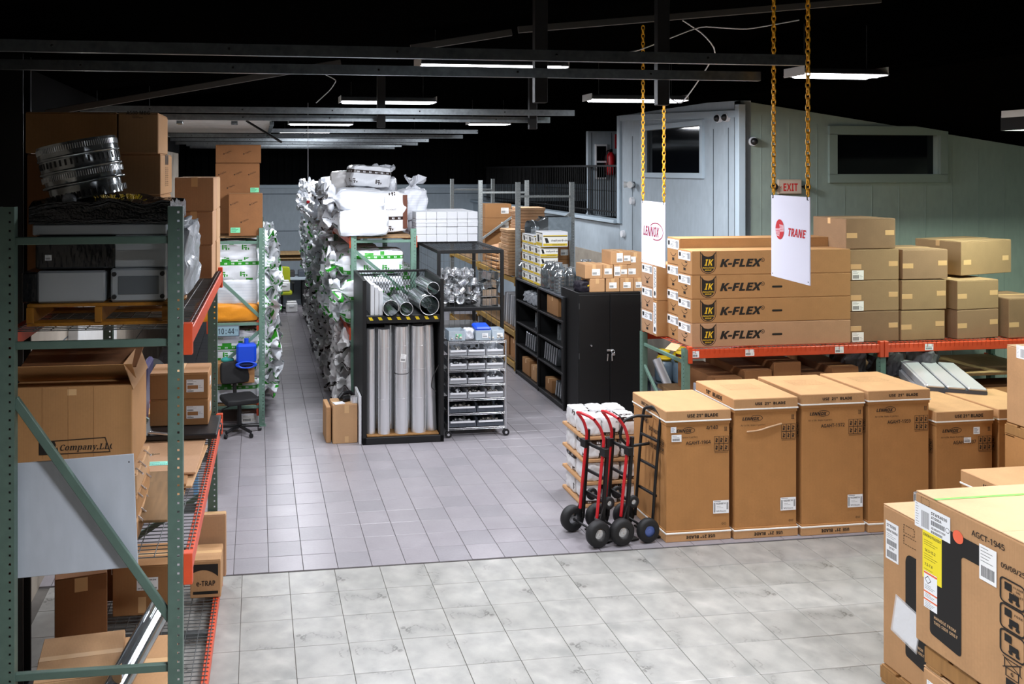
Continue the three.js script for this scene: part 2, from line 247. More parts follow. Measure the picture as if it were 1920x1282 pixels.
// heat pump cartons
ink('bracket', 330, 520, (c) => { c.fillStyle = '#14110f'; c.beginPath(); c.moveTo(4, 60); c.quadraticCurveTo(4, 10, 50, 8); c.lineTo(326, 8); c.lineTo(326, 90); c.lineTo(190, 90); c.quadraticCurveTo(172, 92, 172, 110); c.lineTo(172, 500); c.quadraticCurveTo(170, 516, 150, 514); c.lineTo(20, 500); c.quadraticCurveTo(4, 498, 4, 480); c.fill(); txt(c, 'HANDLE FROM', 26, 420, 17, 'sans-serif', 'bold', '#cfa87c'); txt(c, 'THIS SIDE ONLY', 26, 442, 17, 'sans-serif', 'bold', '#cfa87c'); });
ink('handling', 120, 500, (c) => {
  c.strokeStyle = c.fillStyle = '#14110f'; c.lineWidth = 7;
  for (let i = 0; i < 3; i++) { c.beginPath(); c.roundRect(6, 6 + i * 116, 104, 108, 18); c.stroke(); const y = 20 + i * 116; c.fillRect(24, y, 30, 34); c.fillRect(44, y + 40, 40, 26); c.beginPath(); c.arc(50, y + 74, 9, 0, 7); c.arc(80, y + 74, 9, 0, 7); c.fill(); }
  txt(c, 'CLAMP', 62, 26, 13); txt(c, 'ON', 72, 42, 13); txt(c, 'PALLET', 60, 58, 13); txt(c, 'FORK', 66, 150, 14); c.lineWidth = 4;
  c.strokeRect(24, 362, 66, 40); c.beginPath(); c.moveTo(16, 356); c.lineTo(98, 408); c.moveTo(98, 356); c.lineTo(16, 408); c.stroke(); c.strokeRect(30, 402, 54, 36); txt(c, '6', 50, 420, 24); c.fillRect(30, 448, 54, 46);
});
ink('labelUnit', 220, 120, (c, w, h) => { white(c, w, h); lines(c, 8, 8, 20, 9, 12); bars(c, 44, 30, 46, 78, '#777'); txt(c, 'STWR4030', 104, 22, 20); txt(c, 'A1000A', 104, 42, 18); bars(c, 104, 56, 84, 22); txt(c, '25263817YDF', 104, 92, 14); bars(c, 104, 104, 70, 12); ell(c, 203, 66, 11, 11, 0, 7, 2, '#333'); });
ink('labelUnit2', 110, 220, (c, w, h) => { white(c, w, h); txt(c, 'STTR80', 8, 26, 24); txt(c, '60N1000A', 8, 52, 20); lines(c, 8, 72, 90, 3, 10); bars(c, 10, 106, 84, 30); txt(c, '25167', 30, 150, 16); bars(c, 10, 168, 84, 40); });
ink('energy', 120, 210, (c, w, h) => { white(c, w, h, '#f0dc2a'); txt(c, 'ENERGYGUIDE', 60, 18, 16, 'sans-serif', 'bold', '#161204', 'center', 0.98); lines(c, 10, 40, 96, 3, 9, '#6b6008'); txt(c, '14.3-15.2', 14, 84, 16, 'sans-serif', 'bold', '#3a3405'); lines(c, 10, 100, 96, 3, 10, '#6b6008'); txt(c, '7.5-7.8', 14, 146, 16, 'sans-serif', 'bold', '#3a3405'); lines(c, 10, 166, 96, 3, 10, '#6b6008'); });
ink('hazard', 90, 200, (c, w, h) => { white(c, w, h); c.fillStyle = '#e8683a'; c.fillRect(0, 4, w, 10); c.fillRect(0, 108, w, 8); c.fillRect(0, 150, w, 8); c.strokeStyle = '#222'; c.lineWidth = 3; c.save(); c.translate(28, 44); c.rotate(PI / 4); c.strokeRect(-14, -14, 28, 28); c.restore(); lines(c, 8, 74, 74, 3, 9); lines(c, 8, 122, 74, 3, 8); lines(c, 8, 164, 74, 4, 9); });
ink('dot', 60, 60, (c) => { c.fillStyle = '#ee6a48'; c.beginPath(); c.arc(30, 30, 28, 0, 7); c.fill(); });
ink('dashBox', 130, 110, (c) => { c.strokeStyle = '#2b1e12'; c.lineWidth = 3; c.setLineDash([8, 5]); c.strokeRect(6, 6, 60, 40); c.strokeRect(6, 60, 110, 44); });
// left rack prints
ink('company', 360, 84, (c, w, h) => { c.strokeStyle = '#1a120b'; c.lineWidth = 4; c.beginPath(); c.moveTo(2, 18); c.lineTo(326, 6); c.lineTo(350, 78); c.lineTo(2, 82); c.stroke(); c.fillStyle = '#1a120b'; c.beginPath(); c.moveTo(2, 20); c.lineTo(78, 18); c.lineTo(104, 80); c.lineTo(2, 82); c.fill(); txt(c, 'ndy', 40, 54, 36, 'serif', 'italic bold', '#b98a58'); txt(c, 'Company,LLC', 100, 50, 40, 'serif', 'italic bold', '#1a120b', 'left', 0.96); });
ink('companyUp', 330, 60, (c, w, h) => { c.translate(w, h); c.rotate(PI); c.fillStyle = '#1a120b'; c.fillRect(6, 6, 96, 48); c.strokeStyle = '#1a120b'; c.lineWidth = 3; c.strokeRect(6, 6, 316, 48); txt(c, 'Cully', 18, 30, 34, 'serif', 'italic bold', '#b98a58'); txt(c, 'Company, LLC', 112, 30, 32, 'serif', 'italic bold', '#1a120b', 'left', 0.9); });
ink('pcs', 240, 70, (c, w, h) => { c.translate(w, h); c.rotate(PI); txt(c, '# 125-6"  24 PCS.', 6, 18, 26); txt(c, '# 125-12"  6 PCS.', 6, 50, 26); });
ink('a580', 200, 60, (c) => { txt(c, 'A580 MBG', 100, 20, 32, 'sans-serif', 'bold', '#1f140b', 'center'); lines(c, 60, 42, 80, 2, 9, '#3a2818', 3); });
ink('trap', 150, 140, (c) => { c.fillStyle = '#17120e'; c.beginPath(); c.moveTo(2, 2); c.lineTo(148, 2); c.lineTo(148, 60); c.quadraticCurveTo(80, 10, 2, 40); c.fill(); txt(c, 'e-TRAP', 20, 90, 34); c.fillRect(2, 126, 146, 14); });
ink('marks3', 90, 150, (c) => { for (let i = 0; i < 3; i++) { c.fillStyle = '#2a1c10'; c.fillRect(10 + i * 28, 10, 16, 40); lines(c, 12 + i * 28, 60, 10, 10, 8, '#3f2c1a', 4); } });
ink('grille', 140, 50, (c) => { c.strokeStyle = '#3d2b1a'; c.lineWidth = 4; c.strokeRect(4, 4, 130, 40); for (let i = 1; i < 3; i++) { c.beginPath(); c.moveTo(4 + i * 44, 4); c.lineTo(4 + i * 44, 46); c.stroke(); } });
ink('leaf', 120, 60, (c) => { txt(c, 'Chatham', 60, 26, 26, 'serif', 'italic bold', '#33431f', 'center'); ell(c, 60, 46, 20, 9, 0, 7, 3, '#33431f'); });
ink('stripes', 500, 26, (c, w, h) => { c.fillStyle = '#101010'; c.fillRect(0, 0, w, h); c.fillStyle = '#e3c51e'; for (let i = 0; i < 8; i++) { c.beginPath(); c.moveTo(12 + i * 63, 3); c.lineTo(36 + i * 63, 3); c.lineTo(48 + i * 63, 23); c.lineTo(24 + i * 63, 23); c.fill(); } });
ink('dryer', 260, 120, (c, w, h) => { white(c, w, h, '#f1efe6'); c.fillStyle = '#d9b92a'; c.fillRect(0, 92, w, 28); c.fillRect(0, 0, w, 10); c.fillStyle = '#1a1710'; c.fillRect(0, 10, w, 8); txt(c, 'the', 84, 60, 26); txt(c, 'dryerb-ox', 120, 58, 30, 'sans-serif', 'italic bold', '#17130c'); c.beginPath(); c.moveTo(14, 30); c.lineTo(44, 30); c.lineTo(64, 84); c.lineTo(30, 88); c.fill(); txt(c, 'Venting Receptacle', 96, 106, 15, 'sans-serif', 'bold', '#2b2208'); });
ink('dryerEnd', 110, 110, (c, w, h) => { white(c, w, h, '#f1efe6'); c.fillStyle = '#d9b92a'; c.fillRect(0, 84, w, 26); c.fillStyle = '#1a1710'; c.fillRect(0, 6, w, 6); c.beginPath(); c.moveTo(22, 24); c.lineTo(52, 24); c.lineTo(60, 76); c.lineTo(30, 80); c.fill(); txt(c, 'XO', 66, 50, 28); });
const printTex = new THREE.CanvasTexture(sheet); printTex.colorSpace = THREE.SRGBColorSpace;
M.print = mat(0xffffff, 0.7, { map: printTex, transparent: true });
const decalCache = new Map();
function decalGeo(id, w, h) {
  const key = id + w + '/' + h; if (decalCache.has(key)) return decalCache.get(key);
  const g = new THREE.PlaneGeometry(w, h), [x, y, rw, rh] = rects[id], uv = g.attributes.uv;
  for (let i = 0; i < 4; i++) uv.setXY(i, (x + 0.5 + uv.getX(i) * (rw - 1)) / SHEET, 1 - (y + 0.5 + (1 - uv.getY(i)) * (rh - 1)) / SHEET);
  decalCache.set(key, g); return g;
}
// stick a print on a face of a box of size [W,H,D] whose base centre is the parent's origin; u to the right, v up from the base
const E = 0.0012;
function stick(parent, name, id, face, [W, H, D], u, v, w, h = w * rects[id][3] / rects[id][2], turn = 0, label) {
  const E2 = E + parent.children.length * 0.00025; const F = { f: [[u, v, D / 2 + E2], [0, 0, turn]], l: [[-W / 2 - E2, v, u], [0, -PI / 2, turn]], r: [[W / 2 + E2, v, -u], [0, PI / 2, turn]], t: [[u, H + E2, -v], [-PI / 2, 0, turn]] }[face];
  const m = part(parent, name, decalGeo(id, w, h), M.print, F[0], null, label); m.rotation.order = 'YXZ'; m.rotation.set(F[1][0], F[1][1], F[1][2]); return m;
}

// ---------- the setting ----------
{ // floors: grout bed with separate tiles
  const T = 0.3048, gap = 0.004, grey = structGroup('floor'), bw = 17.4;
  part(grey, 'grout_bed', cbox(bw, 0.1, 19, 0.001), M.grout, [bw / 2 - 1.8, -0.056, -9.476]);
  const mk = (s, sd) => { const g = cbox(s - gap, 0.012, s - gap, 0.0022).clone(); boxUV(g, sd * 0.37, sd * 0.61, 1); return g; };
  const gv = [...Array(8)].map((_, i) => mk(T, i + 1 + rnd()));
  const eye = camera.position, tiles = [];
  for (let i = -6; i < 36; i++) for (let j = 0; j < 61; j++) {
    const x = (i + 0.5) * T, z = -(j + 0.5) * T; if (x > 6.6 && z < -3.3) continue; if (x > 11) continue;
    const shown = x > -0.1 && !(x > 1.5 && x < 2.6 && z < -3.4) && !(x > 4.02 && z > -0.85) && !(x > 4.6 && z < -4) && !(x < 0.35 && z < -4.4) && x < 6.5;
    tiles.push([x, z, shown ? Math.hypot(x - eye.x, eye.y, z - eye.z) : 99]);
  }
  tiles.sort((a, b) => a[2] - b[2]); const rest = [];
  tiles.forEach(([x, z], k) => { const y = -0.006 + rr(-0.0007, 0.0007); if (k < 300) part(grey, 'tile', gv[k % 8], k % 3 ? M.greyTile : M.greyTile2, [x, y, z]); else rest.push(gv[k % 8].clone().translate(x, y, z)); });
  const m = part(grey, 'tile_field', mergeGeometries(rest), M.greyTile); m.userData.kind = 'stuff';
  const S = 0.4013, beige = structGroup('floor_001'), sv = [...Array(10)].map((_, i) => { const g = cbox(S - 0.0035, 0.012, S - 0.0035, 0.002).clone(); boxUV(g, rnd() * 5, rnd() * 5, 1.15); return g; });
  part(beige, 'grout_bed', cbox(13.2, 0.1, 9, 0.001), mat(0x6d6862, 0.95, { map: texSpeck }), [4.8, -0.056, 4.5246]);
  const bt = []; for (let i = -5; i < 27; i++) for (let j = 0; j < 22; j++) { const x = 0.4773 + (i + 0.5) * S, z = 0.0246 + (j + 0.5) * S; bt.push([x, z, Math.hypot(x - 2.4, z - 1.6)]); }
  bt.sort((a, b) => a[2] - b[2]); const br = [];
  bt.forEach(([x, z], k) => { const y = -0.006 + rr(-0.0006, 0.0006), r = (k % 4) * PI / 2; if (k < 240) part(beige, 'tile', sv[k % 10], M.beigeTile, [x, y, z], [0, r, 0]); else br.push(sv[k % 10].clone().rotateY(r).translate(x, y, z)); });
  part(beige, 'tile_field', mergeGeometries(br), M.beigeTile).userData.kind = 'stuff';
}
{ // roof: black, low at both sides
  const slab = (x0, y0, x1, y1, name) => { const L = Math.hypot(x1 - x0, y1 - y0) + 0.1; const m = struct(name, cbox(L, 0.2, 28, 0.01), M.ceiling, [(x0 + x1) / 2, (y0 + y1) / 2 + 0.1, -4.6], [0, 0, Math.atan2(y1 - y0, x1 - x0)]); return m; };
  slab(-1.9, 4.3, 6.42, 5.15, 'ceiling'); slab(6.42, 4.52, 12.2, 3.7, 'ceiling_001'); struct('wall_bulkhead', cbox(0.1, 0.8, 28, 0.01), M.ceiling, [6.42, 4.86, -4.6]);
}
{
  const wl = structGroup('wall_left');
  part(wl, 'wall_panel', cbox(0.2, 4.3, 22, 0.01), M.concrete, [-1.72, 1.75, -2.2]); part(wl, 'upper_wall', cbox(0.24, 1.0, 22, 0.01), M.darkWall, [-1.72, 4.4, -2.2]);
  for (const y of [0.95, 1.9, 2.85]) part(wl, 'panel_joint', cbox(0.006, 0.014, 21.5, 0.001), M.seam, [-1.62, y, -2.2]);
  for (const z of [-1.2, -3.4]) part(wl, 'pilaster', cbox(0.1, 3.8, 0.16, 0.006), M.wallWhite, [-1.57, 1.9, z]);
  part(wl, 'door_section', cbox(0.04, 2.5, 2.0, 0.006), M.wallWhite, [-1.6, 1.5, -2.3]);
}
{ // far end: blue half wall under a dark ribbed wall
  const wb = structGroup('wall_back'), z = -18;
  part(wb, 'lower_wall', cbox(12.6, 3.05, 0.2, 0.01), M.blueWall, [4.4, 1.525, z]);
  part(wb, 'rail_cap', cbox(12.6, 0.1, 0.26, 0.01), M.trim, [4.4, 3.02, z]);
  for (const y of [1.72, 2.8]) part(wb, 'panel_joint', cbox(12.4, 0.016, 0.01, 0.001), M.seam, [4.4, y, z + 0.102]);
  const r = new B(); r.box(13, 2.4, 0.1, 4.4, 4.2, z - 0.3); for (let x = -1.8; x < 10.6; x += 0.22) r.box(0.07, 2.3, 0.05, x, 4.2, z - 0.23);
  part(wb, 'ribbed_wall', r.done(), M.darkWall);
}
const XW = 6.65, ZC = -3.25;
{ // blue office wall along the right of the shelving, with the dark landing behind
  const wr = structGroup('wall_right');
  const shape = new THREE.Shape([[3.25, 0], [7.2, 0], [7.2, 4.62], [3.25, 4.45]].map(([a, b]) => new THREE.Vector2(a, b)));
  const hole = new THREE.Path([[4.28, 3.47], [6.2, 3.47], [6.2, 4.17], [4.28, 4.17]].map(([a, b]) => new THREE.Vector2(a, b))); shape.holes.push(hole);
  const g = new THREE.ExtrudeGeometry(shape, { depth: 0.15, bevelEnabled: false }); g.rotateY(PI / 2); g.computeVertexNormals(); boxUV(g);
  part(wr, 'wall_panel', g, M.blueWall, [XW, 0, 0]);
  part(wr, 'low_wall', cbox(0.15, 2.56, 11, 0.008), M.blueWall, [XW + 0.075, 1.28, -12.7]);
  part(wr, 'sill_cap', cbox(0.28, 0.06, 10.9, 0.008), M.trim, [XW + 0.04, 2.58, -12.68]);
  part(wr, 'lower_band', cbox(0.02, 1.95, 5.9, 0.004), M.beige, [XW - 0.012, 0.975, -6.4]);
  part(wr, 'casing_post', cbox(0.05, 2.05, 0.12, 0.005), M.trim, [XW - 0.02, 3.58, -7.16]);
  part(wr, 'casing_rail', cbox(0.04, 0.1, 3.9, 0.005), M.trim, [XW - 0.02, 4.36, -5.22], [0.043, 0, 0]);
  for (const z of [-3.55, -3.95, -6.65]) part(wr, 'panel_joint', cbox(0.006, 2.0, 0.01, 0.001), M.seam, [XW - 0.002, 3.1, z]);
  part(wr, 'corner_trim', cbox(0.1, 4.4, 0.1, 0.006), M.trim, [XW - 0.01, 2.2, ZC + 0.01]);
  const w1 = structGroup('window_1');
  const fr = new B(); for (const y of [3.43, 4.21]) fr.box(0.05, 0.08, 2.08, XW - 0.015, y, -5.24); for (const z of [-4.24, -6.24]) fr.box(0.05, 0.7, 0.08, XW - 0.015, 3.82, z);
  part(w1, 'window_frame', fr.done(), M.trim); part(w1, 'pane', cbox(0.012, 0.72, 1.94, 0.001), M.glass, [XW + 0.06, 3.82, -5.24]);
  // front wall beside it, facing the hall
  const wf = structGroup('wall_side');
  const s2 = new THREE.Shape([[XW, 0], [12, 0], [12, 3.7], [XW, 4.45]].map(([a, b]) => new THREE.Vector2(a, b)));
  s2.holes.push(new THREE.Path([[8.06, 3.46], [9.6, 3.46], [9.6, 4.0], [8.06, 4.0]].map(([a, b]) => new THREE.Vector2(a, b))));
  const g2 = new THREE.ExtrudeGeometry(s2, { depth: 0.15, bevelEnabled: false }); boxUV(g2); part(wf, 'wall_panel', g2, M.greenWall, [0, 0, ZC - 0.15]);
  for (let x = 6.95; x < 12; x += 0.41) { const hj = x > 7.9 && x < 9.75 ? 3.3 : 4.3 - (x - 6.65) * 0.14; part(wf, 'panel_joint', cbox(0.008, hj, 0.008, 0.001), M.trimDark, [x, hj / 2, ZC]); }
  const w2 = structGroup('window_2'), f2 = new B(); for (const y of [3.4, 4.06]) f2.box(1.8, 0.12, 0.06, 8.83, y, ZC + 0.01); for (const x of [7.99, 9.67]) f2.box(0.12, 0.56, 0.06, x, 3.73, ZC + 0.01);
  part(w2, 'window_frame', f2.done(), M.trimDark); part(w2, 'pane', cbox(1.6, 0.58, 0.012, 0.001), M.glass, [8.83, 3.73, ZC - 0.09]);
  struct('wall_far_right', cbox(0.2, 5, 13, 0.01), M.greenWall, [12.05, 2.3, 2.6]);
  struct('wall_front', cbox(14, 5.4, 0.2, 0.01), mat(0x1c1a18, 0.9), [5.2, 2.5, 9.1]);
  // landing behind the opening
  const ld = structGroup('floor_landing'); part(ld, 'deck_boards', cbox(4.2, 0.1, 10.8, 0.01), M.darkWall, [8.9, 2.5, -12.8]);
  const wl2 = structGroup('wall_landing'); part(wl2, 'wall_panel', cbox(0.9, 1.76, 0.1, 0.006), M.blueWall, [7.39, 3.43, -9.5]);
  for (const x of [7.02, 7.45]) part(wl2, 'panel_joint', cbox(0.008, 1.7, 0.008, 0.001), M.seam, [x, 3.43, -9.447]);
  const w3 = structGroup('window_3'); part(w3, 'window_frame', cbox(0.26, 0.72, 0.03, 0.004), M.white, [7.22, 3.68, -9.435]); for (const y of [3.51, 3.85]) part(w3, 'pane', cbox(0.2, 0.3, 0.012, 0.001), M.glass, [7.22, y, -9.418]);
  const rl = thing('landing_railing', 'black metal baluster railing in the opening of the blue wall', 'railing', [XW + 0.25, 2.61, 0]);
  part(rl, 'top_rail', cbox(0.04, 0.04, 10.2, 0.004), M.black, [0, 0.98, -12.4]); part(rl, 'bottom_rail', cbox(0.04, 0.03, 10.2, 0.004), M.black, [0, 0.1, -12.4]);
  for (let z = -7.35; z > -17.3; z -= 0.115) part(rl, 'baluster', cbox(0.016, 0.96, 0.016, 0.002), M.black, [0, 0.5, z]);
  for (let z = -7.35; z > -12; z -= 0.115) part(rl, 'collar', new THREE.OctahedronGeometry(0.022), M.black, [0, 0.5, z]);
}
// steel channels under the roof: each a C profile
const chan = (() => { const s = new THREE.Shape([[0, 0], [0.04, 0], [0.04, 0.005], [0.005, 0.005], [0.005, 0.059], [0.04, 0.059], [0.04, 0.064], [0, 0.064]].map(([a, b]) => new THREE.Vector2(a, b))); return s; })();
[[3.52, 2.75, 0.045], [3.7, 1.98, 0.03], [3.68, -1.6, 0], [3.52, -1.95, -0.06], [3.84, -6.5, 0], [3.8, -7.4, -0.05], [3.9, -11.0, 0], [3.88, -12.2, -0.04], [4.0, -15.2, 0], [4.0, -16.4, -0.03]].forEach(([xe, z, dy], k) => {
  const L = xe + 1.62, t = thing('ceiling_channel', ['galvanised ceiling channel nearest the camera, spanning from the left edge', 'second nearest galvanised ceiling channel with a green tipped end below the first', 'third galvanised ceiling channel, just under the aisle strip light', 'fourth ceiling channel, tucked close behind the third', 'fifth ceiling channel counted from the camera', 'sixth ceiling channel counted from the camera', 'seventh ceiling channel counted from the camera', 'eighth ceiling channel counted from the camera', 'ninth ceiling channel counted from the camera', 'farthest ceiling channel over the aisle'][k], 'steel beam', [-1.6, 4.12 + dy, z], 0, 'ceiling channels');
  const g = new THREE.ExtrudeGeometry(chan, { depth: L, bevelEnabled: false }); g.rotateY(PI / 2); boxUV(g); part(t, 'channel', g, M.channel);
  part(t, 'end_cap', cbox(0.12, 0.056, 0.036, 0.003), M.green, [L - 0.06, 0.032, -0.022], null, 'green painted tip');
  for (let x = 0.7; x < L; x += 0.95) part(t, 'bolt', new THREE.SphereGeometry(0.008, 8, 6), M.blackMatte, [x, 0.034, 0.002]);
});
for (const [x, z, s] of [[2.12, 2.0, 'in front of the hidden strip light'], [3.05, 1.9, 'left of the office window strip light'], [1.55, -1.7, 'covering the end of the aisle strip light'], [3.3, -1.8, 'between the far channels and the office strip light']]) {
  const t = thing('hanger_post', 'black steel hanger post ' + s, 'hanger', [x, 4.0, z]); part(t, 'post', cbox(0.09, 1.1, 0.06, 0.004), M.blackMatte, [0, 0.53, -0.06]);
}
// sloped rafters and loose cabling
for (const [a, b, s] of [[[-1.45, 3.97, 0.5], [0.89, 4.41, 0.5], 'slanting from the left edge up behind the first channel'], [[1.3, 4.4, 1.5], [2.05, 4.53, 1.5], 'near the top edge above the middle'], [[2.1, 4.55, 1.5], [5.02, 4.85, 1.5], 'behind the tops of the yellow chains']]) {
  solo('roof_rafter', 'thin grey sloping roof angle ' + s, 'rafter', strut(a, b, 0.05, 0.03), mat(0x4c4a47, 0.6));
}
[[[[2.9, 4.44, 0.8], [3.48, 4.56, 0.5], [3.95, 4.74, 0.5], [4.1, 4.78, 0.5], [4.5, 4.77, 0.5], [5.0, 4.86, 0.5]], 'white cable run clipped below the roof by the chains'], [[[4.05, 4.885, 0.2], [4.25, 4.76, 0.2], [4.42, 4.6, 0.1], [4.45, 4.2, -0.6], [4.9, 4.44, -2.0]], 'white cable looping down to the office strip light'], [[[0.95, 4.57, -1.9], [1.06, 4.5, -1.85], [1.0, 4.4, -1.9], [0.85, 4.26, -1.95]], 'crumpled white cable hanging left of the aisle strip light']].forEach(([p, l]) => solo('cable', l, 'cable', new B().tube(p, 0.006, 40, 6).done(), M.white));
{ const t = thing('pull_cord', 'thin cord with a red bead hanging over the aisle left of the white bags', 'cord', [1.02, 2.98, -6.4]); part(t, 'cord', new THREE.CylinderGeometry(0.004, 0.004, 1.9, 6), M.white, [0, 0.97, 0]); part(t, 'bead', new THREE.SphereGeometry(0.028, 12, 8), M.red, [0, 0.02, 0]); }
// lamps
FIXTURES.forEach(([x, y, z, L, label, hood = 0]) => {
  const t = thing('strip_light', label, 'light', [x, y, z], 0, 'strip lights');
  const hs = new THREE.Shape([[-0.16, 0.0], [-0.05, 0.05], [0.05, 0.05], [0.16, 0.0], [0.16, 0.006], [0.055, 0.06], [-0.055, 0.06], [-0.16, 0.006]].map(([a, b]) => new THREE.Vector2(a, b)));
  const g = new THREE.ExtrudeGeometry(hs, { depth: L, bevelEnabled: false }); g.translate(0, 0, -L / 2); g.rotateY(PI / 2); boxUV(g); part(t, 'reflector', g, M.white);
  for (const s of [-1, 1]) part(t, 'end_plate', cbox(0.008, 0.08, 0.3, 0.002), M.whitePlastic, [s * L / 2, 0.03, 0]);
  for (const s of [-0.07, 0.07]) part(t, 'tube', new THREE.CapsuleGeometry(0.02, L - 0.1, 4, 10), M.emit, [0, 0.0, s], [0, 0, PI / 2]);
  for (const s of [-1, 1]) part(t, 'hanger_wire', new THREE.CylinderGeometry(0.003, 0.003, 0.4, 6), M.wire, [s * L * 0.38, 0.26, 0]);
  if (hood) { for (const s of [-1, 1]) part(t, 'side_skirt', cbox(L, 0.16, 0.006, 0.001), M.blackMatte, [0, -0.075, s * 0.16]); for (const s of [-1, 1]) part(t, 'end_skirt', cbox(0.006, 0.16, 0.32, 0.001), M.blackMatte, [s * L / 2, -0.075, 0]); }
  if (hood === 2) for (let q = 1; q < 9; q++) part(t, 'louver_blade', cbox(0.004, 0.062, 0.31, 0.001), M.blackMatte, [-L / 2 + q * L / 9, -0.08, 0]);
  const l = new THREE.RectAreaLight(hood === 1 ? 0xeefdea : LAMP.color, LAMP.power * (hood === 2 ? 2.6 : hood ? 2.6 : 1), L - 0.06, hood === 1 ? 0.14 : 0.26); l.position.set(0, -0.035, 0); l.lookAt(0, -10, 0); l.rotation.set(-PI / 2, 0, 0); l.castShadow = true; t.add(l);
});
{ const t = thing('steel_column', 'dark steel column at the left picture edge behind the near rack', 'column', [-1.42, 0, 1.5]); part(t, 'web', cbox(0.02, 4.3, 0.2, 0.003), M.wireDark, [0, 2.15, 0]); for (const s of [-1, 1]) part(t, 'flange', cbox(0.16, 4.3, 0.02, 0.003), M.wireDark, [0, 2.15, s * 0.1]); part(t, 'base_plate', cbox(0.24, 0.02, 0.3, 0.003), M.wireDark, [0, 0.01, 0]); }

// ---------- storage racks ----------
const postCache = new Map();
function postGeo(H, w = 0.076, pitch = 0.047, hs = 0.012) {
  const key = H + '/' + w; if (postCache.has(key)) return postCache.get(key);
  const s = new THREE.Shape([[-w / 2, 0], [w / 2, 0], [w / 2, H], [-w / 2, H]].map(([a, b]) => new THREE.Vector2(a, b)));
  for (let y = 0.05; y < H - 0.03; y += pitch) s.holes.push(new THREE.Path([[w * 0.14, y], [w * 0.14 + hs, y], [w * 0.14 + hs, y + hs], [w * 0.14, y + hs]].map(([a, b]) => new THREE.Vector2(a, b))));
  const b = new B(); b.geo(new THREE.ExtrudeGeometry(s, { depth: 0.003, bevelEnabled: false }), [0, 0, 0.032]); b.box(0.003, H, 0.06, -w / 2, H / 2, 0.003); b.box(0.003, H, 0.06, w / 2, H / 2, 0.003);
  b.box(w * 1.5, 0.006, 0.11, 0, 0.003, 0);
  const g = b.done(); boxUV(g, 0, 0, 2); postCache.set(key, g); return g;
}
function upright(parent, name, xl, xr, z, H, m, braces, bars2) {   // ladder frame facing the camera
  const u = new THREE.Group(); u.name = name; u.position.set(0, 0, z); parent.add(u);
  for (const x of [xl, xr]) part(u, 'post', postGeo(H), m, [x, 0, 0]);
  for (const y of bars2) part(u, 'cross_bar', strut([xl + 0.03, y, 0], [xr - 0.03, y, 0], 0.04, 0.03), m);
  for (const [ya, yb] of braces) part(u, 'diagonal_brace', strut([xl + 0.03, ya, 0], [xr - 0.03, yb, 0], 0.045, 0.03), m);
  return u;
}
function beamZ(parent, x, y, z0, z1, m) {                          // stepped beam running into the depth
  part(parent, 'shelf_beam', cbox(0.045, 0.09, z0 - z1, 0.004), m, [x, y - 0.045, (z0 + z1) / 2]);
  for (const z of [z0, z1]) part(parent, 'beam_connector', cbox(0.055, 0.17, 0.05, 0.003), m, [x, y - 0.05, z]);
}
function wireDeck(parent, x0, x1, z0, z1, y, m, step = 0.1, lip = 0) {
  const b = new B(), r = 0.0032; for (let z = z0; z > z1; z -= step * 0.55) b.bar([x0, y, z], [x1, y, z], r, 5);
  for (let x = x0 + 0.02; x < x1; x += step) b.bar([x, y + 0.004, z0], [x, y + 0.004, z1], r, 5);
  if (lip) for (let z = z0; z > z1; z -= step * 0.55) b.bar([x1, y, z], [x1 + 0.004, y - lip, z], r, 5);
  part(parent, 'wire_deck', b.done(), m);
}
function pallet(name, label, w, d, pos, ry, m = M.wood, group) {
  const t = thing(name, label, 'pallet', pos, ry, group), n = 6;
  for (let i = 0; i < n; i++) part(t, 'deck_board', cbox(w, 0.018, d / n - 0.03, 0.003), m, [0, 0.111, -d / 2 + (i + 0.5) * d / n]);
  for (const x of [-w / 2 + 0.02, 0, w / 2 - 0.02]) part(t, 'stringer', cbox(0.04, 0.085, d, 0.003), m, [x, 0.0605, 0]);
  for (const z of [-d / 2 + 0.06, 0, d / 2 - 0.06]) part(t, 'base_board', cbox(w, 0.018, 0.1, 0.003), m, [0, 0.009, z]);
  return t;
}
// ordinary corrugated carton, base centre at pos; o: {m, tape, tapeF, prints, group, open}
function carton(label, [w, h, d], pos, ry = 0, o = {}) {
  const t = thing(o.name ?? 'cardboard_box', label, o.cat ?? 'box', pos, ry, o.group), m = o.m ?? M.card[Math.floor(rnd() * 5)];
  part(t, 'box_body', cbox(w, h - 0.006, d, 0.005), m, [0, (h - 0.006) / 2, 0]);
  const along = o.flapX ? 1 : 0;
  for (const s of [-1, 1]) part(t, 'top_flap', along ? cbox(w / 2 - 0.003, 0.006, d - 0.006, 0.002) : cbox(w - 0.006, 0.006, d / 2 - 0.003, 0.002), m, along ? [s * w / 4, h - 0.003, 0] : [0, h - 0.003, s * d / 4]);
  if (o.tape !== false) { part(t, 'tape', along ? cbox(0.05, 0.0012, d * 0.98, 0.0004) : cbox(w * 0.98, 0.0012, 0.05, 0.0004), M.tape, [0, h + 0.0006, 0]); if (!along) part(t, 'tape', cbox(0.0012, 0.07, 0.05, 0.0004), M.tape, [-w / 2 - 0.0007, h - 0.037, 0]); else part(t, 'tape', cbox(0.05, 0.07, 0.0012, 0.0004), M.tape, [0, h - 0.037, d / 2 + 0.0007]); }
  for (const [x, y, tw, th] of o.tapeF ?? []) part(t, 'tape', cbox(tw, th, 0.0012, 0.0004), M.tape, [x, y, d / 2 + 0.0007]);
  for (const p of o.prints ?? []) stick(t, p[0].startsWith('label') ? 'paper_label' : 'print', p[0], p[1], [w, h, d], ...p.slice(2));
  return t;
}

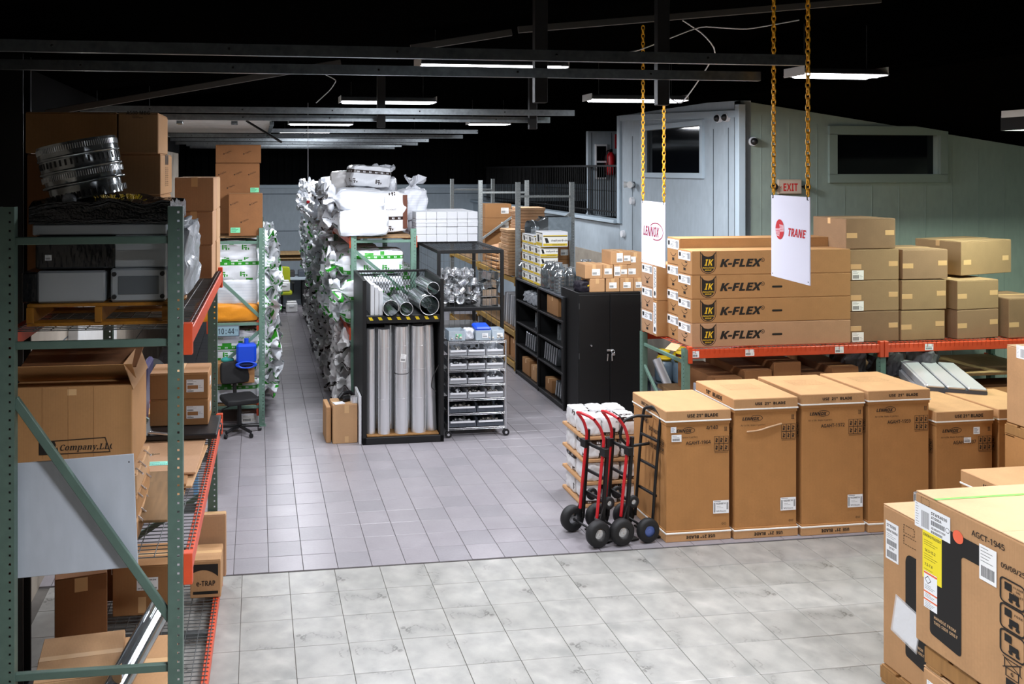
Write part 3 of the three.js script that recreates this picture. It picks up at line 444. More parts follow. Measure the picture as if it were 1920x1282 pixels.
// ---------- near left rack ----------
const RY = -0.0212;
const LR = (u, y, v) => [-0.19 + u + 0.0212 * v, y, 2.9 + 0.0212 * u - v];   // u to the right of the aisle post face, v into the depth
{
  const t = thing('pallet_rack', 'tall green and orange pallet rack filling the left edge', 'rack', LR(0, 0, 0), RY);
  const H = 3.33, xl = -0.9, xr = -0.038, L = 2.76;
  upright(t, 'upright_frame', xl, xr, 0, H, M.rackGreen, [[2.32, 1.12], [0.78, 0.3]], [3.15, 2.6, 0.86]);
  upright(t, 'upright_frame', xl, xr, -L, 2.62, M.rackGreen, [[1.6, 1.05], [0.3, 0.8]], [2.45, 1.1, 0.3]);
  for (const y of [2.66, 1.42, 0.11]) { beamZ(t, 0.02, y, -0.04, -L + 0.04, M.orange); beamZ(t, xl - 0.02, y, -0.04, -L + 0.04, M.orange); wireDeck(t, xl, 0.035, -0.06, -L + 0.06, y + 0.004, M.wire, 0.09, 0.05); }
  for (const v of [-0.9, -1.85]) for (const y of [2.6, 1.36, 0.05]) part(t, 'deck_support', cbox(0.9, 0.04, 0.05, 0.003), M.wire, [xl / 2, y, v]);
  for (const v of [2.42, 2.55]) part(t, 'beam_clip', cbox(0.06, 0.07, 0.05, 0.01), M.plasticBlack, [0.022, 1.39, -v]);
}
// top shelf: wrapped equipment on a pallet
pallet('wrapped_pallet', 'film-wrapped amber wooden pallet on the top shelf of the left rack', 0.76, 1.0, LR(-0.47, 2.672, 0.64), RY, M.woodWrap);
{
  const t = thing('wrapped_equipment', 'shrink-wrapped grey metal cabinets stacked on the pallet, top left shelf', 'equipment', LR(-0.47, 2.794, 0.62), RY);
  const unit = (n, w, h, d, x, y, z, m) => part(t, n, cbox(w, h, d, 0.01), m, [x, y + h / 2, z]);
  unit('cabinet', 0.3, 0.185, 0.9, 0.21, 0, 0, M.steelGrey); unit('cabinet', 0.36, 0.175, 0.9, -0.15, 0.0, 0, M.steelGrey); unit('dark_cabinet', 0.42, 0.18, 0.9, -0.13, 0.187, 0, M.filmDark); unit('cabinet', 0.29, 0.18, 0.88, 0.22, 0.187, 0, M.steelGrey);
  unit('dark_end', 0.09, 0.17, 0.88, -0.37, 0, 0.005, M.filmDark);
  part(t, 'lid_plate', cbox(0.72, 0.06, 0.86, 0.006), M.steelGrey, [0, 0.4, 0]);
  part(t, 'recessed_panel', cbox(0.22, 0.1, 0.006, 0.002), mat(0x60666a, 0.45, { metalness: 0.5 }), [0.21, 0.092, 0.452]); for (const [x, y] of [[0.08, 0.03], [0.34, 0.03], [0.08, 0.155], [0.34, 0.155]]) part(t, 'rubber_foot', new THREE.CylinderGeometry(0.013, 0.013, 0.012, 16), M.black, [x, y, 0.456], [PI / 2, 0, 0]);
  part(t, 'white_emblem', decalGeo('labelSmall', 0.035, 0.03), M.print, [-0.27, 0.25, 0.4525]);
  // loose stretch film bulging on the aisle side
  part(t, 'stretch_film', sackGeo(0.17, 0.42, 0.86, 77, 0.035), M.filmGrey, [0.39, 0.0, -0.02]);
}
{
  const t = thing('black_film_bundle', 'black plastic bundle with yellow bristles on top of the wrapped cabinets', 'bundle', LR(-0.47, 3.225, 0.62), RY);
  const g = new THREE.BoxGeometry(0.76, 0.09, 0.86, 16, 3, 16), p = g.attributes.position; for (let i = 0; i < p.count; i++) { const x = p.getX(i), z = p.getZ(i); p.setY(i, p.getY(i) + 0.045 + (p.getY(i) > 0 ? 0.05 * noise.noise(x * 7, z * 7, 2) + 0.04 * Math.cos(x * 3) : 0)); } g.computeVertexNormals(); part(t, 'film', g, M.filmDark);
  const b = new B(); for (let i = 0; i < 70; i++) { const a = rr(-1.3, 1.3), x = rr(-0.02, 0.16), z = rr(0.1, 0.3); b.bar([x, 0.1, z], [x + Math.sin(a) * 0.07, 0.1 + 0.06 * Math.cos(a), z + rr(-0.03, 0.05)], 0.003, 4); } const m = part(t, 'bristles', b.done(), M.yellow); m.userData.kind = 'stuff';
  part(t, 'film_knot', new THREE.IcosahedronGeometry(0.04, 1), M.filmGrey, [-0.18, 0.13, 0.36]);
}
{ // adjustable elbow
  const t = thing('duct_elbow', 'large galvanised segmented duct elbow tilted on the top left shelf', 'duct', LR(-0.6, 3.36, 0.5), RY); t.rotation.z = 0.2;
  const ring = (n, y0, y1, r0, r1, m = M.galv) => part(t, n, lathe([[r0 - 0.004, y0], [r0, y0], [r1, y1], [r1 - 0.004, y1], [r0 - 0.004, y0]], 48), m);
  ring('gore', 0, 0.09, 0.205, 0.205); ring('gore', 0.095, 0.17, 0.215, 0.222); ring('gore', 0.175, 0.25, 0.225, 0.225); ring('gore', 0.255, 0.33, 0.23, 0.225);
  for (const y of [0.092, 0.172, 0.252]) part(t, 'bead', new THREE.TorusGeometry(0.226, 0.009, 8, 60), M.galv, [0, y, 0], [PI / 2, 0, 0]);
  for (const [y, n, h] of [[0.01, 44, 0.035], [0.2, 44, 0.035]]) { const b = new B(); for (let i = 0; i < n; i++) { const a = i / n * 2 * PI; b.box(0.012, h, 0.003, Math.sin(a) * 0.2262, y + h / 2, Math.cos(a) * 0.2262, [0, a, 0], 0.0005); } part(t, 'notches', b.done(), M.black); }
  for (const y of [0.3, 0.14]) { const b = new B(); for (let i = 0; i < 110; i++) { const a = i / 110 * 2 * PI; b.box(0.005, 0.03, 0.004, Math.sin(a) * 0.2285, y, Math.cos(a) * 0.2285, [0, a, 0], 0.001); } part(t, 'crimp', b.done(), M.steel); }
}
// cartons on the top shelf, further in
const L3 = 2.672;
carton('dark carton in the top left corner, uppermost of the left rack', [0.58, 0.27, 0.5], LR(-0.84, L3 + 0.96, 1.4), RY, { m: M.card[1] });
carton('upper carton of the left rack beside the corner carton, print on its front', [0.26, 0.27, 0.5], LR(-0.41, L3 + 0.96, 1.4), RY, { m: M.card[0], prints: [['a580', 'f', 0, 0.26, 0.2]] });
carton('carton with three printed columns on its aisle side, top left shelf', [0.46, 0.275, 0.62], LR(-0.5, L3 + 0.683, 1.5), RY, { m: M.card[0], prints: [['marks3', 'r', 0, 0.16, 0.2, 0.26]] });
carton('carton printed with a model code, behind the duct elbow', [0.46, 0.33, 0.55], LR(-0.5, L3 + 0.35, 1.48), RY, { m: M.card[0], prints: [['a580', 'f', 0.12, 0.2, 0.2]] });
carton('bottom carton of the stack behind the wrapped cabinets', [0.46, 0.345, 0.55], LR(-0.5, L3, 1.48), RY, { m: M.card[0] });
carton('wide dark carton behind the duct elbow at far left', [0.36, 0.955, 0.5], LR(-0.94, L3, 1.4), RY, { m: M.cardDark });
for (let k = 0; k < 3; k++) { carton(['worn', 'plain', 'dented'][k] + ' tan carton at the far end of the top left shelf, ' + ['lowest of three', 'middle of three', 'topmost of three'][k], [0.3, 0.262, 0.4], LR(-0.15 + 0.006 * k, L3 + 0.264 * k, 2.36), RY, { m: M.card[4], flapX: true, group: 'tan cartons at the far end of the top left shelf' }); carton('tan carton behind the far end stack, ' + ['bottom', 'middle', 'top'][k], [0.3, 0.262, 0.4], LR(-0.14, L3 + 0.264 * k, 2.78), RY, { m: M.card[2], group: 'tan cartons at the far end of the top left shelf' }); }

// middle shelf
const L2 = 1.432;
{
  const t = thing('large_carton', 'big brown carton with torn folded-up flaps and dark band print', 'box', LR(-0.645, 1.822, 0.575), RY), [w, h, d] = [0.66, 0.48, 0.55];
  part(t, 'box_body', cbox(w, h, d, 0.006), M.card[1], [0, h / 2, 0]);
  for (const x of [-0.16, -0.02, 0.12]) part(t, 'crease', cbox(0.004, 0.4, 0.004, 0.001), M.card[3], [x, 0.28, d / 2]);
  part(t, 'flap', cbox(w, 0.005, 0.2, 0.002), M.card[1], [0, h + 0.06, d / 2 - 0.08], [-0.65, 0, 0]); part(t, 'flap', cbox(w, 0.005, 0.3, 0.002), M.cardDark, [0, h + 0.1, -0.02], [0.2, 0, 0]); part(t, 'flap', cbox(0.005, 0.16, d, 0.002), M.card[0], [w / 2 - 0.02, h + 0.05, 0], [0, 0, 0.35]);
  part(t, 'tape', cbox(0.05, 0.035, 0.0012, 0.0004), M.tape, [0.0, 0.45, d / 2 + 0.001]);
  stick(t, 'print', 'company', 'f', [w, h, d], 0.02, 0.15, 0.4);
}
for (let k = 0; k < 3; k++) { // flat cartons with steel rods under the big one
  const t = carton('small flat carton beneath the big brown carton, ' + ['lowest', 'middle', 'uppermost'][k] + ' of the stack', [0.64, 0.12, 0.5], LR(-0.6, L2 + 0.132 * k, 0.5), RY, { m: M.card[k], tape: false, group: 'flat cartons under the big carton' });
  if (!k) { stick(t, 'print', 'companyUp', 'f', [0.64, 0.12, 0.5], -0.13, 0.06, 0.36); stick(t, 'print', 'pcs', 'f', [0.64, 0.12, 0.5], 0.2, 0.06, 0.2); }
  for (const z of [-0.15, 0.05, 0.17]) part(t, 'steel_rod', rod([0.3, 0.124, z], [0.345, 0.1, z + 0.03], 0.006), M.chrome);
}
{ const s = solo('laminate_sheet', 'white laminate panel leaning across the front of the left rack', 'panel', cbox(0.63, 0.6, 0.014, 0.002), M.panelWhite, LR(-0.57, 1.675, 0.05), [-0.04, RY, 0.045]); for (const [x, y] of [[-0.3, 0.27], [0.3, -0.27], [0.29, 0.26]]) part(s, 'screw_hole', new THREE.CylinderGeometry(0.004, 0.004, 0.016, 8), M.hole, [x, y, 0.0], [PI / 2, 0, 0]); }
{
  let y = L2; const F = [[0.62, 0.7, -0.4, 1.2], [0.6, 0.8, -0.38, 1.35], [0.55, 0.85, -0.3, 1.4], [0.5, 0.6, -0.34, 1.25], [0.5, 0.75, -0.28, 1.5]];
  F.forEach(([w, d, u, v], k) => { const t = thing('flattened_carton', ['lowest', 'second', 'third', 'fourth', 'topmost'][k] + ' flattened carton lying on the middle left shelf', 'cardboard', LR(u, y, v), RY + rr(-0.05, 0.05), 'flattened cartons'); part(t, 'sheet', cbox(w, 0.016, d, 0.003), M.card[k % 5], [0, 0.008, 0]); if (k === 4) { stick(t, 'paper_label', 'labelCyan', 't', [w, 0.016, d], -0.02, -0.18, 0.17); stick(t, 'print', 'leaf', 't', [w, 0.016, d], -0.1, 0.02, 0.12); } y += 0.0165; });
  const t = thing('stained_board', 'stained scuffed board sloping down the middle left shelf', 'board', LR(-0.3, L2 + 0.1, 0.66), RY); t.rotation.x = 0.06; part(t, 'board', cbox(0.36, 0.016, 0.7, 0.003), M.ply, [0, 0.008, 0]); part(t, 'edge_strip', cbox(0.02, 0.03, 0.7, 0.003), M.ply, [-0.19, 0.02, 0]);
}
{ const t = thing('black_platform', 'black flat folding platform lying at the far end of the middle shelf', 'platform', LR(-0.22, L2 + 0.09, 2.05), RY); part(t, 'deck', cbox(0.56, 0.04, 0.5, 0.008), M.plasticBlack, [0, 0.02, 0]); part(t, 'chrome_handle', new B().tube([[-0.22, 0.02, 0.2], [-0.21, 0.06, 0.24], [-0.1, 0.05, 0.25], [-0.02, 0.04, 0.25]], 0.011, 24, 8).done(), M.chrome); }
for (let k = 0; k < 2; k++) carton((k ? 'upper' : 'lower') + ' small carton with quadrant shipping label, far end of the middle left shelf', [0.44, 0.2, 0.34], LR(-0.24, L2 + 0.132 + 0.202 * k, 2.2), RY, { m: M.card[3], flapX: true, prints: [['labelQuad', 'f', 0.12, 0.1, 0.13], ['labelSmall', 'r', 0, 0.1, 0.1]], group: 'small labelled cartons' });
// bottom shelf
const L1 = 0.118;
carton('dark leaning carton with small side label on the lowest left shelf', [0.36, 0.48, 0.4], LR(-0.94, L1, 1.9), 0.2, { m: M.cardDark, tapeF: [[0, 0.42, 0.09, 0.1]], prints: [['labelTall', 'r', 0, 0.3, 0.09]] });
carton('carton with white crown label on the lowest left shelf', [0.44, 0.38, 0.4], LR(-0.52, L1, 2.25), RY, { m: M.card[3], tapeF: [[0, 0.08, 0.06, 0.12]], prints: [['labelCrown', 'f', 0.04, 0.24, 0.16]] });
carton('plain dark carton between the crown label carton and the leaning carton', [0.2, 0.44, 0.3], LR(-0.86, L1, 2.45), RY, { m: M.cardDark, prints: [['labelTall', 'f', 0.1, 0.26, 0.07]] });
carton('trap fitting carton with black print at the far end of the lowest shelf', [0.24, 0.3, 0.3], LR(-0.06, L1, 2.42), RY, { m: M.card[0], prints: [['trap', 'f', 0, 0.15, 0.2, 0.24]] });
carton('thin carton standing behind the trap carton', [0.26, 0.52, 0.08], LR(-0.05, L1, 2.66), RY, { m: M.card[4] });
carton('flat wide carton in front on the lowest left shelf', [0.7, 0.24, 0.62], LR(-0.52, L1, 0.98), RY, { m: M.card[0], prints: [['grille', 't', 0.06, 0.1, 0.16]] });
carton('second flat carton low in the left corner', [0.5, 0.16, 0.5], LR(-0.7, L1 + 0.242, 0.8), 0.1, { m: M.card[2] });
{ const t = thing('gutter_length', 'open galvanised gutter length poking up from the lowest left shelf', 'duct', [-0.56, 0.54, 2.26], 0); const g = new THREE.CylinderGeometry(0.075, 0.075, 1.0, 28, 1, true, 0.5, 4.6), g2 = new THREE.CylinderGeometry(0.072, 0.072, 1.0, 28, 1, true, 0.5, 4.6); t.quaternion.setFromUnitVectors(V(0, 1, 0), V(0.3, 0.28, -0.85).normalize()); t.rotateY(0.25); part(t, 'shell', new B().geo(g).geo(g2).done(), M.galv); part(t, 'seam', cbox(0.02, 0.98, 0.01, 0.002), M.steel, [0.02, 0, -0.07]); }

// ---------- packing desk behind the near rack ----------
{
  const t = thing('packing_desk', 'wooden packing desk with blue legs behind the near left rack', 'desk', [-0.95, 0, -2.6]);
  part(t, 'desk_top', cbox(1.15, 0.04, 1.5, 0.005), M.wood, [0, 0.9, 0]); part(t, 'lower_shelf', cbox(1.1, 0.035, 1.4, 0.004), M.wood, [0, 0.3, 0]);
  for (const x of [-0.5, 0.5]) for (const z of [-0.68, 0.68]) part(t, 'leg', cbox(0.05, 0.88, 0.05, 0.004), M.blueFrame, [x, 0.44, z]);
  const it = (n, l, c, g, m, p, r) => solo(n, l, c, g, m, p, r);
  it('clipboard_tray', 'white tray with red mark on the packing desk', 'tray', cbox(0.34, 0.06, 0.24, 0.006), M.white, [-0.72, 0.951, -2.2]);
  it('order_binder', 'white binder lying on the desk beside the laptop', 'binder', cbox(0.42, 0.07, 0.3, 0.006), M.white, [-0.62, 0.956, -2.62]);
  const lp = thing('laptop', 'black laptop open on the packing desk', 'laptop', [-0.5, 0.921, -3.02]); part(lp, 'keyboard_base', cbox(0.36, 0.02, 0.26, 0.004), M.plasticBlack, [0, 0.01, 0]); part(lp, 'screen', cbox(0.36, 0.24, 0.012, 0.003), M.plasticBlack, [0, 0.13, -0.15], [-0.3, 0, 0]);
  for (const [x, z, m, l] of [[-0.98, -2.1, M.red, 'clear bottle with red label on the packing desk'], [-0.55, -3.25, M.purple, 'clear bottle with purple drink at the back of the desk']]) { const b = thing('drink_bottle', l, 'bottle', [x, 0.921, z]); part(b, 'bottle_body', lathe([[0, 0], [0.032, 0], [0.034, 0.1], [0.03, 0.15], [0.012, 0.18], [0.012, 0.2], [0, 0.2]], 20), M.clearBin); part(b, 'label_band', lathe([[0.0345, 0.05], [0.0345, 0.1]], 20), m); part(b, 'cap', new THREE.CylinderGeometry(0.014, 0.014, 0.016, 12), M.white, [0, 0.207, 0]); }
  it('backpack', 'dark backpack on the back of the desk', 'bag', new THREE.SphereGeometry(0.16, 18, 14).scale(1.1, 1.05, 0.7), M.blackMatte, [-1.05, 1.092, -3.05]);
  it('green_gloves', 'yellow-green work gloves heaped beside the backpack', 'gloves', new THREE.IcosahedronGeometry(0.07, 2).scale(1.4, 0.6, 1), M.lime, [-0.74, 0.965, -3.1]);
  const cv = solo('rolled_cover', 'dark blue padded sheet standing beside the desk', 'sheet', cbox(0.07, 1.5, 0.5, 0.03), M.purple, [-0.98, 0.8, -1.55], [0, 0, -0.09]);
}
// overhead door folded open under the roof
{ const t = thing('overhead_door', 'white overhead door panel rolled open under the roof on the left', 'door', [-0.42, 4.14, -3.3]); for (let k = 0; k < 6; k++) part(t, 'door_section', cbox(1.6, 0.05, 0.6, 0.006), M.wallWhite, [0, 0, -k * 0.61]); for (const x of [-0.8, 0.8]) part(t, 'track', cbox(0.05, 0.05, 4.0, 0.004), M.galv, [x, -0.06, -1.6]); for (const x of [-0.3, 0.35]) part(t, 'hinge', cbox(0.08, 0.05, 0.1, 0.005), M.galv, [x, -0.045, 0.2]); part(t, 'spring_arm', new B().bar([0.5, -0.03, 0.3], [0.9, -0.3, 0.9], 0.014).done(), M.wireDark); }

// ---------- bags of flexible duct ----------
const bagTex = (col, words, n) => canvasTex(512, 512, (c, w, h) => {
  c.fillStyle = '#f3f4f6'; c.fillRect(0, 0, w, h); c.fillStyle = col; c.fillRect(0, 40, w, 34); c.fillStyle = '#f3f4f6'; for (let i = 0; i < 8; i++) txt(c, 'R8', 24 + i * 64, 58, 24, 'sans-serif', 'bold', '#f3f4f6');
  c.fillStyle = col; for (let i = 0; i < n; i++) for (let j = 0; j < n; j++) { const x = 40 + i * 500 / n + j * 20, y = 130 + j * 340 / n; c.fillRect(x, y, 14, 44); c.fillRect(x + 18, y + 4, 26, 12); c.fillRect(x + 18, y + 22, 30, 10); c.fillRect(x + 32, y + 22, 12, 28); c.fillRect(x + 54, y + 28, 12, 18); }
  if (n > 2) for (let i = 0; i < 7; i++) { c.fillRect(20 + i * 73, (i * 191) % 470, 40 + (i % 3) * 22, 36); }
  for (let i = 0; i < 2; i++) txt(c, words, 30 + i * 260, 482, 20, 'sans-serif', 'bold', col);
});
const plainTex = canvasTex(256, 256, (c, w, h) => { c.fillStyle = '#f1f2f5'; c.fillRect(0, 0, w, h); c.fillStyle = '#e3e6ec'; for (let i = 0; i < 20; i++) c.fillRect(0, i * 13, w, 3); });
const bagMat = (t, c = 0xe2e4e7) => new THREE.MeshPhysicalMaterial({ color: c, map: t, roughness: 0.32, bumpMap: sc(texFilm, 0.8), bumpScale: 0.004 });
const texG = bagTex('#2d9a22', 'FLEX DUCT', 3), texK = bagTex('#2f201b', 'FLEX DUCT', 2);
M.bagG = bagMat(texG); M.bagK = bagMat(texK); M.bagP = bagMat(plainTex); M.bagL = bagMat(texK, 0xe4e2e0);
// a bag lying along +x with its gathered, twisted mouth at x = 0 pointing to -x
function bagGeo(sd, R = 0.165, L = 0.72, sq = 0.75) {
  const prof = [[-0.13, 0.15], [-0.095, 0.145], [-0.06, 0.1], [-0.025, 0.05], [0.0, 0.045], [0.03, 0.09], [0.06, 0.135], [0.09, R * 0.95], [0.16, R], [L * 0.5, R * 1.03], [L - 0.08, R], [L, R * 0.7], [L, 0.001]];
  const N = 30, P = [], U = [], I = [];
  prof.forEach(([x, r], i) => { for (let k = 0; k <= N; k++) {
    const a = k / N * 2 * PI, kk = k % N, ca = Math.cos(a), sa = Math.sin(a), q = i > 6 ? 1 / Math.pow(Math.pow(Math.abs(ca), 4) + Math.pow(Math.abs(sa), 4), 0.25) : 1, qq = 1 + (q - 1) * sq;
    const n = noise.noise(Math.cos(a) * 2.2 + sd * 9, Math.sin(a) * 2.2, x * 7 + sd * 3), fr = i < 3 ? 0.38 * Math.sin(a * (3 + Math.floor(sd) % 3) + sd * 4) + 0.8 * n : i < 7 ? 0.22 * Math.sin(a * 7 + sd) * (i < 6 ? 1 : 0.4) + 0.5 * n : 0.22 * n;
    const rad = r * qq * (1 + fr); P.push(x + (i < 3 ? 0.06 * n + 0.03 * Math.sin(a * 3 + sd * 7) : 0.02 * n) , rad * sa * (i > 6 ? 0.92 : 1) + (i < 3 ? 0.03 * Math.sin(sd * 5) : 0), rad * ca); U.push(x * 1.2 + sd * 0.3, k / N); } });
  for (let i = 0; i < prof.length - 1; i++) for (let k = 0; k < N; k++) { const a = i * (N + 1) + k, b = a + N + 1; I.push(a, b, a + 1, b, b + 1, a + 1); }
  const g = new THREE.BufferGeometry(); g.setAttribute('position', new THREE.Float32BufferAttribute(P, 3)); g.setAttribute('uv', new THREE.Float32BufferAttribute(U, 2)); g.setIndex(I); g.computeVertexNormals(); return g;
}
const bagV = [1, 2, 3, 4, 5, 6, 7].map((s) => bagGeo(s * 1.37));
// a fat sealed bag, long side across, slightly crumpled
function sackGeo(w, h, d, sd, amp = 0.03) {
  const g = new THREE.BoxGeometry(w, h, d, 18, 10, 14), p = g.attributes.position; for (let i = 0; i < p.count; i++) {
    let x = p.getX(i) / w * 2, y = p.getY(i) / h * 2, z = p.getZ(i) / d * 2; const k = Math.pow(Math.pow(Math.abs(x), 5) + Math.pow(Math.abs(y), 5) + Math.pow(Math.abs(z), 5), 0.2), m = Math.max(Math.abs(x), Math.abs(y), Math.abs(z)) / (k || 1), s = 0.35 + 0.65 * m;
    const n = noise.noise(x * 2 + sd, y * 2, z * 2) * amp + noise.noise(x * 6, y * 6 + sd, z * 6) * amp * 0.4; p.setXYZ(i, x * w / 2 * s + n, y * h / 2 * s + n, z * d / 2 * s + n); }
  g.computeVertexNormals(); boxUV(g, sd, sd * 0.4, 1.3); return g.translate(0, h / 2, 0);
}
const bag = (m, label, group, pos, ry, rx = 0) => solo('duct_bag', label, 'bag', bagV[Math.floor(rnd() * 7)], m, pos, [rx, ry + rr(-0.12, 0.12), rr(-0.12, 0.1)], group);

// ---------- aisle rack with bag ends (centre) ----------
{
  const t = thing('bag_rack', 'long green rack loaded with bagged flexible duct in the centre', 'rack', [0, 0, 0]);
  const xs = [1.56, 2.42];
  [-4.6, -7.4, -10.2, -13.0].forEach((z, k) => upright(t, 'upright_frame', ...xs, z, 2.68, M.rackGreen2, k ? [] : [[2.36, 1.7], [0.4, 1.2]], k ? [2.5, 0.3] : [2.5, 0.3]));
  for (const y of [2.54, 1.24]) for (const x of xs) for (let k = 0; k < 3; k++) beamZ(t, x + (x < 2 ? -0.03 : 0.03), y, -4.62 - 2.8 * k, -7.38 - 2.8 * k, M.orange);
  for (const y of [2.54, 1.24]) part(t, 'shelf_board', cbox(0.9, 0.02, 8.4, 0.003), M.ply, [1.99, y + 0.012, -8.8]);
}
const gB = 'black-print duct bags heaped at floor level along the aisle', gG = 'green-print duct bags on the middle level of the centre rack', gT = 'duct bags heaped on top of the centre rack';
for (let c = 0; c < 18; c++) { const z = -4.88 - c * 0.47;
  for (let r = 0; r < 4; r++) bag(M.bagL, 'black-printed duct bag in the aisle floor heap, ' + ord(r) + ' row up, ' + ord(c) + ' from the camera', gB, [1.46 + rr(-0.05, 0.04) + r * 0.01, 0.17 + r * 0.29, z + rr(-0.07, 0.07) + (r % 2) * 0.2], 0);
  for (let r = 0; r < 3; r++) bag(rnd() < 0.82 ? M.bagG : M.bagK, 'crumpled duct bag on the centre rack middle level, ' + ord(r) + ' row up, ' + ord(c) + ' from the camera', gG, [1.42 + rr(-0.13, 0.03), 1.45 + r * 0.35, z + rr(-0.07, 0.07) + (r % 2) * 0.2], 0);
  if (c > 0) for (let r = 0; r < 2; r++) bag(rnd() < 0.75 ? M.bagK : M.bagP, 'crumpled duct bag heaped atop the centre rack, ' + ord(r) + ' row up, ' + ord(c - 1) + ' from the camera', gT, [1.38 + rr(-0.12, 0.05) + r * 0.06, 2.75 + r * 0.34, z + rr(-0.08, 0.08) + (r % 2) * 0.2], 0);
}
const sack = (label, m, [w, h, d], pos, rot, sd, amp) => { const t = thing('duct_sack', label, 'bag', pos); t.rotation.set(...rot); part(t, 'sack_body', sackGeo(w, h, d, sd, amp), m); return t; };
sack('plain glossy white bag resting on the front beam of the centre rack', M.bagP, [0.72, 0.36, 0.5], [1.72, 2.575, -4.75], [0, -0.12, 0.02], 3, 0.02);
{ const t = sack('big white bag with brown duct lettering behind the plain white one', M.bagK, [0.8, 0.62, 0.6], [2.02, 2.575, -5.35], [0, 0.1, 0], 5, 0.025); part(t, 'brown_band', cbox(0.07, 0.5, 0.01, 0.003), mat(0x5c3526, 0.4), [0.34, 0.32, 0.285]); }
sack('dark-cornered printed pillow bag on the very top of the centre heap', M.bagK, [0.66, 0.34, 0.45], [1.95, 3.24, -6.1], [0, 0.15, -0.08], 7, 0.02);
sack('grey wrapped block left of the top pillow bag', M.bagL, [0.4, 0.3, 0.4], [1.6, 3.2, -6.5], [0, -0.1, 0.05], 8, 0.015);
{ const t = sack('white sack with a tied frilly neck right of the heap', M.bagP, [0.42, 0.5, 0.4], [2.62, 2.72, -5.85], [0, 0.2, 0], 9, 0.02); part(t, 'tied_neck', bagV[2], M.bagP, [0.02, 0.55, 0], [0, 0, -PI / 2]); }
{ const t = sack('second tied white sack behind the brown-lettered bag', M.bagP, [0.5, 0.4, 0.4], [2.2, 3.0, -6.3], [0, -0.2, 0], 10, 0.02); part(t, 'tied_neck', bagV[4], M.bagP, [0.02, 0.45, 0], [0, 0, -PI / 2]); }
for (let k = 0; k < 6; k++) sack('white pillow bag in the upper heap, number ' + ['one', 'two', 'three', 'four', 'five', 'six'][k] + ' going away from the camera', k % 2 ? M.bagP : M.bagK, [0.7, 0.4, 0.5], [1.95, 2.6 + (k % 2) * 0.36, -7.0 - k * 0.9], [0, rr(-0.3, 0.3), 0], 20 + k, 0.03);
sack('white bag with green lettering just under the top beam of the centre rack', M.bagG, [0.78, 0.36, 0.6], [1.92, 2.02, -4.95], [0, 0, 0], 12, 0.015);
sack('green-banded white bag below the lettered one', M.bagG, [0.78, 0.4, 0.6], [1.92, 1.6, -4.95], [0, 0.05, 0], 13, 0.015);
sack('upright white bag with a vertical green band right of the lettered bags', M.bagG, [0.34, 0.85, 0.5], [2.36, 1.27, -5.3], [0, 0, 0.05], 14, 0.02);

// ---------- second rack on the left of the aisle ----------
{
  const t = thing('bag_rack', 'green rack with an orange bag, wall clock and fibre bags left of the aisle', 'rack', [0, 0, 0]);
  const xs = [-0.42, 0.27];
  [-4.42, -7.2, -10.0, -12.8].forEach((z, k) => upright(t, 'upright_frame', ...xs, z, 2.72, M.rackGreen2, k ? [] : [[2.1, 1.5], [0.75, 1.3]], k ? [2.5] : [2.52, 1.4, 0.26]));
  for (const y of [2.58, 1.41, 0.27]) { for (const x of [xs[0] - 0.03, xs[1] - 0.045]) for (let k = 0; k < 3; k++) beamZ(t, x, y, -4.44 - 2.8 * k, -7.18 - 2.8 * k, y > 2 ? M.rackGreen2 : M.orange); part(t, 'shelf_board', cbox(0.64, 0.02, 8.4, 0.003), M.ply, [-0.08, y + 0.012, -8.65]); }
}
const gL = 'duct bag ends along the left side of the aisle';
for (let c = 0; c < 17; c++) for (let r = 0; r < 6; r++) bag(M.bagG, 'green-printed bag mouth on the left aisle side, ' + ord(r) + ' row up, ' + ord(c) + ' from the camera', gL, [0.36 + rr(-0.03, 0.07), [0.44, 0.72, 1.0, 1.6, 1.88, 2.16][r], -4.82 - c * 0.48 + rr(-0.08, 0.08)], PI);
const S = (l, m, s, p, sd) => sack(l, m, s, p, [0, rr(-0.05, 0.05), 0], sd, 0.018);
S('white bag with a green band directly under the top shelf left of the aisle', M.bagG, [0.62, 0.3, 0.5], [-0.09, 2.24, -4.72], 31); S('white fibre bag above the orange bag, upper of two', M.bagG, [0.64, 0.36, 0.5], [-0.09, 1.98, -4.72], 32); S('white fibre bag resting right on the orange bag', M.bagP, [0.64, 0.38, 0.5], [-0.09, 1.64, -4.72], 33);
{ const t = sack('long bright orange bag on the middle shelf left of the aisle', M.orangeBag, [0.9, 0.25, 0.5], [-0.2, 1.43, -4.66], [0, 0, 0], 34, 0.012); }
S('white bag with a green R8 band behind the clock', M.bagG, [0.62, 0.3, 0.5], [-0.09, 1.0, -4.76], 35); S('white bag with green lettering behind the blue hopper', M.bagG, [0.62, 0.36, 0.5], [-0.09, 0.72, -4.78], 36); S('lowest white bag with green band behind the office chair', M.bagG, [0.62, 0.3, 0.5], [-0.09, 0.295, -4.74], 37);
{ const t = thing('digital_clock', 'grey LCD clock reading 10:44 on the left rack', 'clock', [-0.2, 1.24, -4.4]); part(t, 'case', cbox(0.33, 0.15, 0.03, 0.008), M.binDark, [0, 0.075, 0]); part(t, 'display', decalGeo('clock', 0.31, 0.128), M.print, [0, 0.075, 0.0165]); }
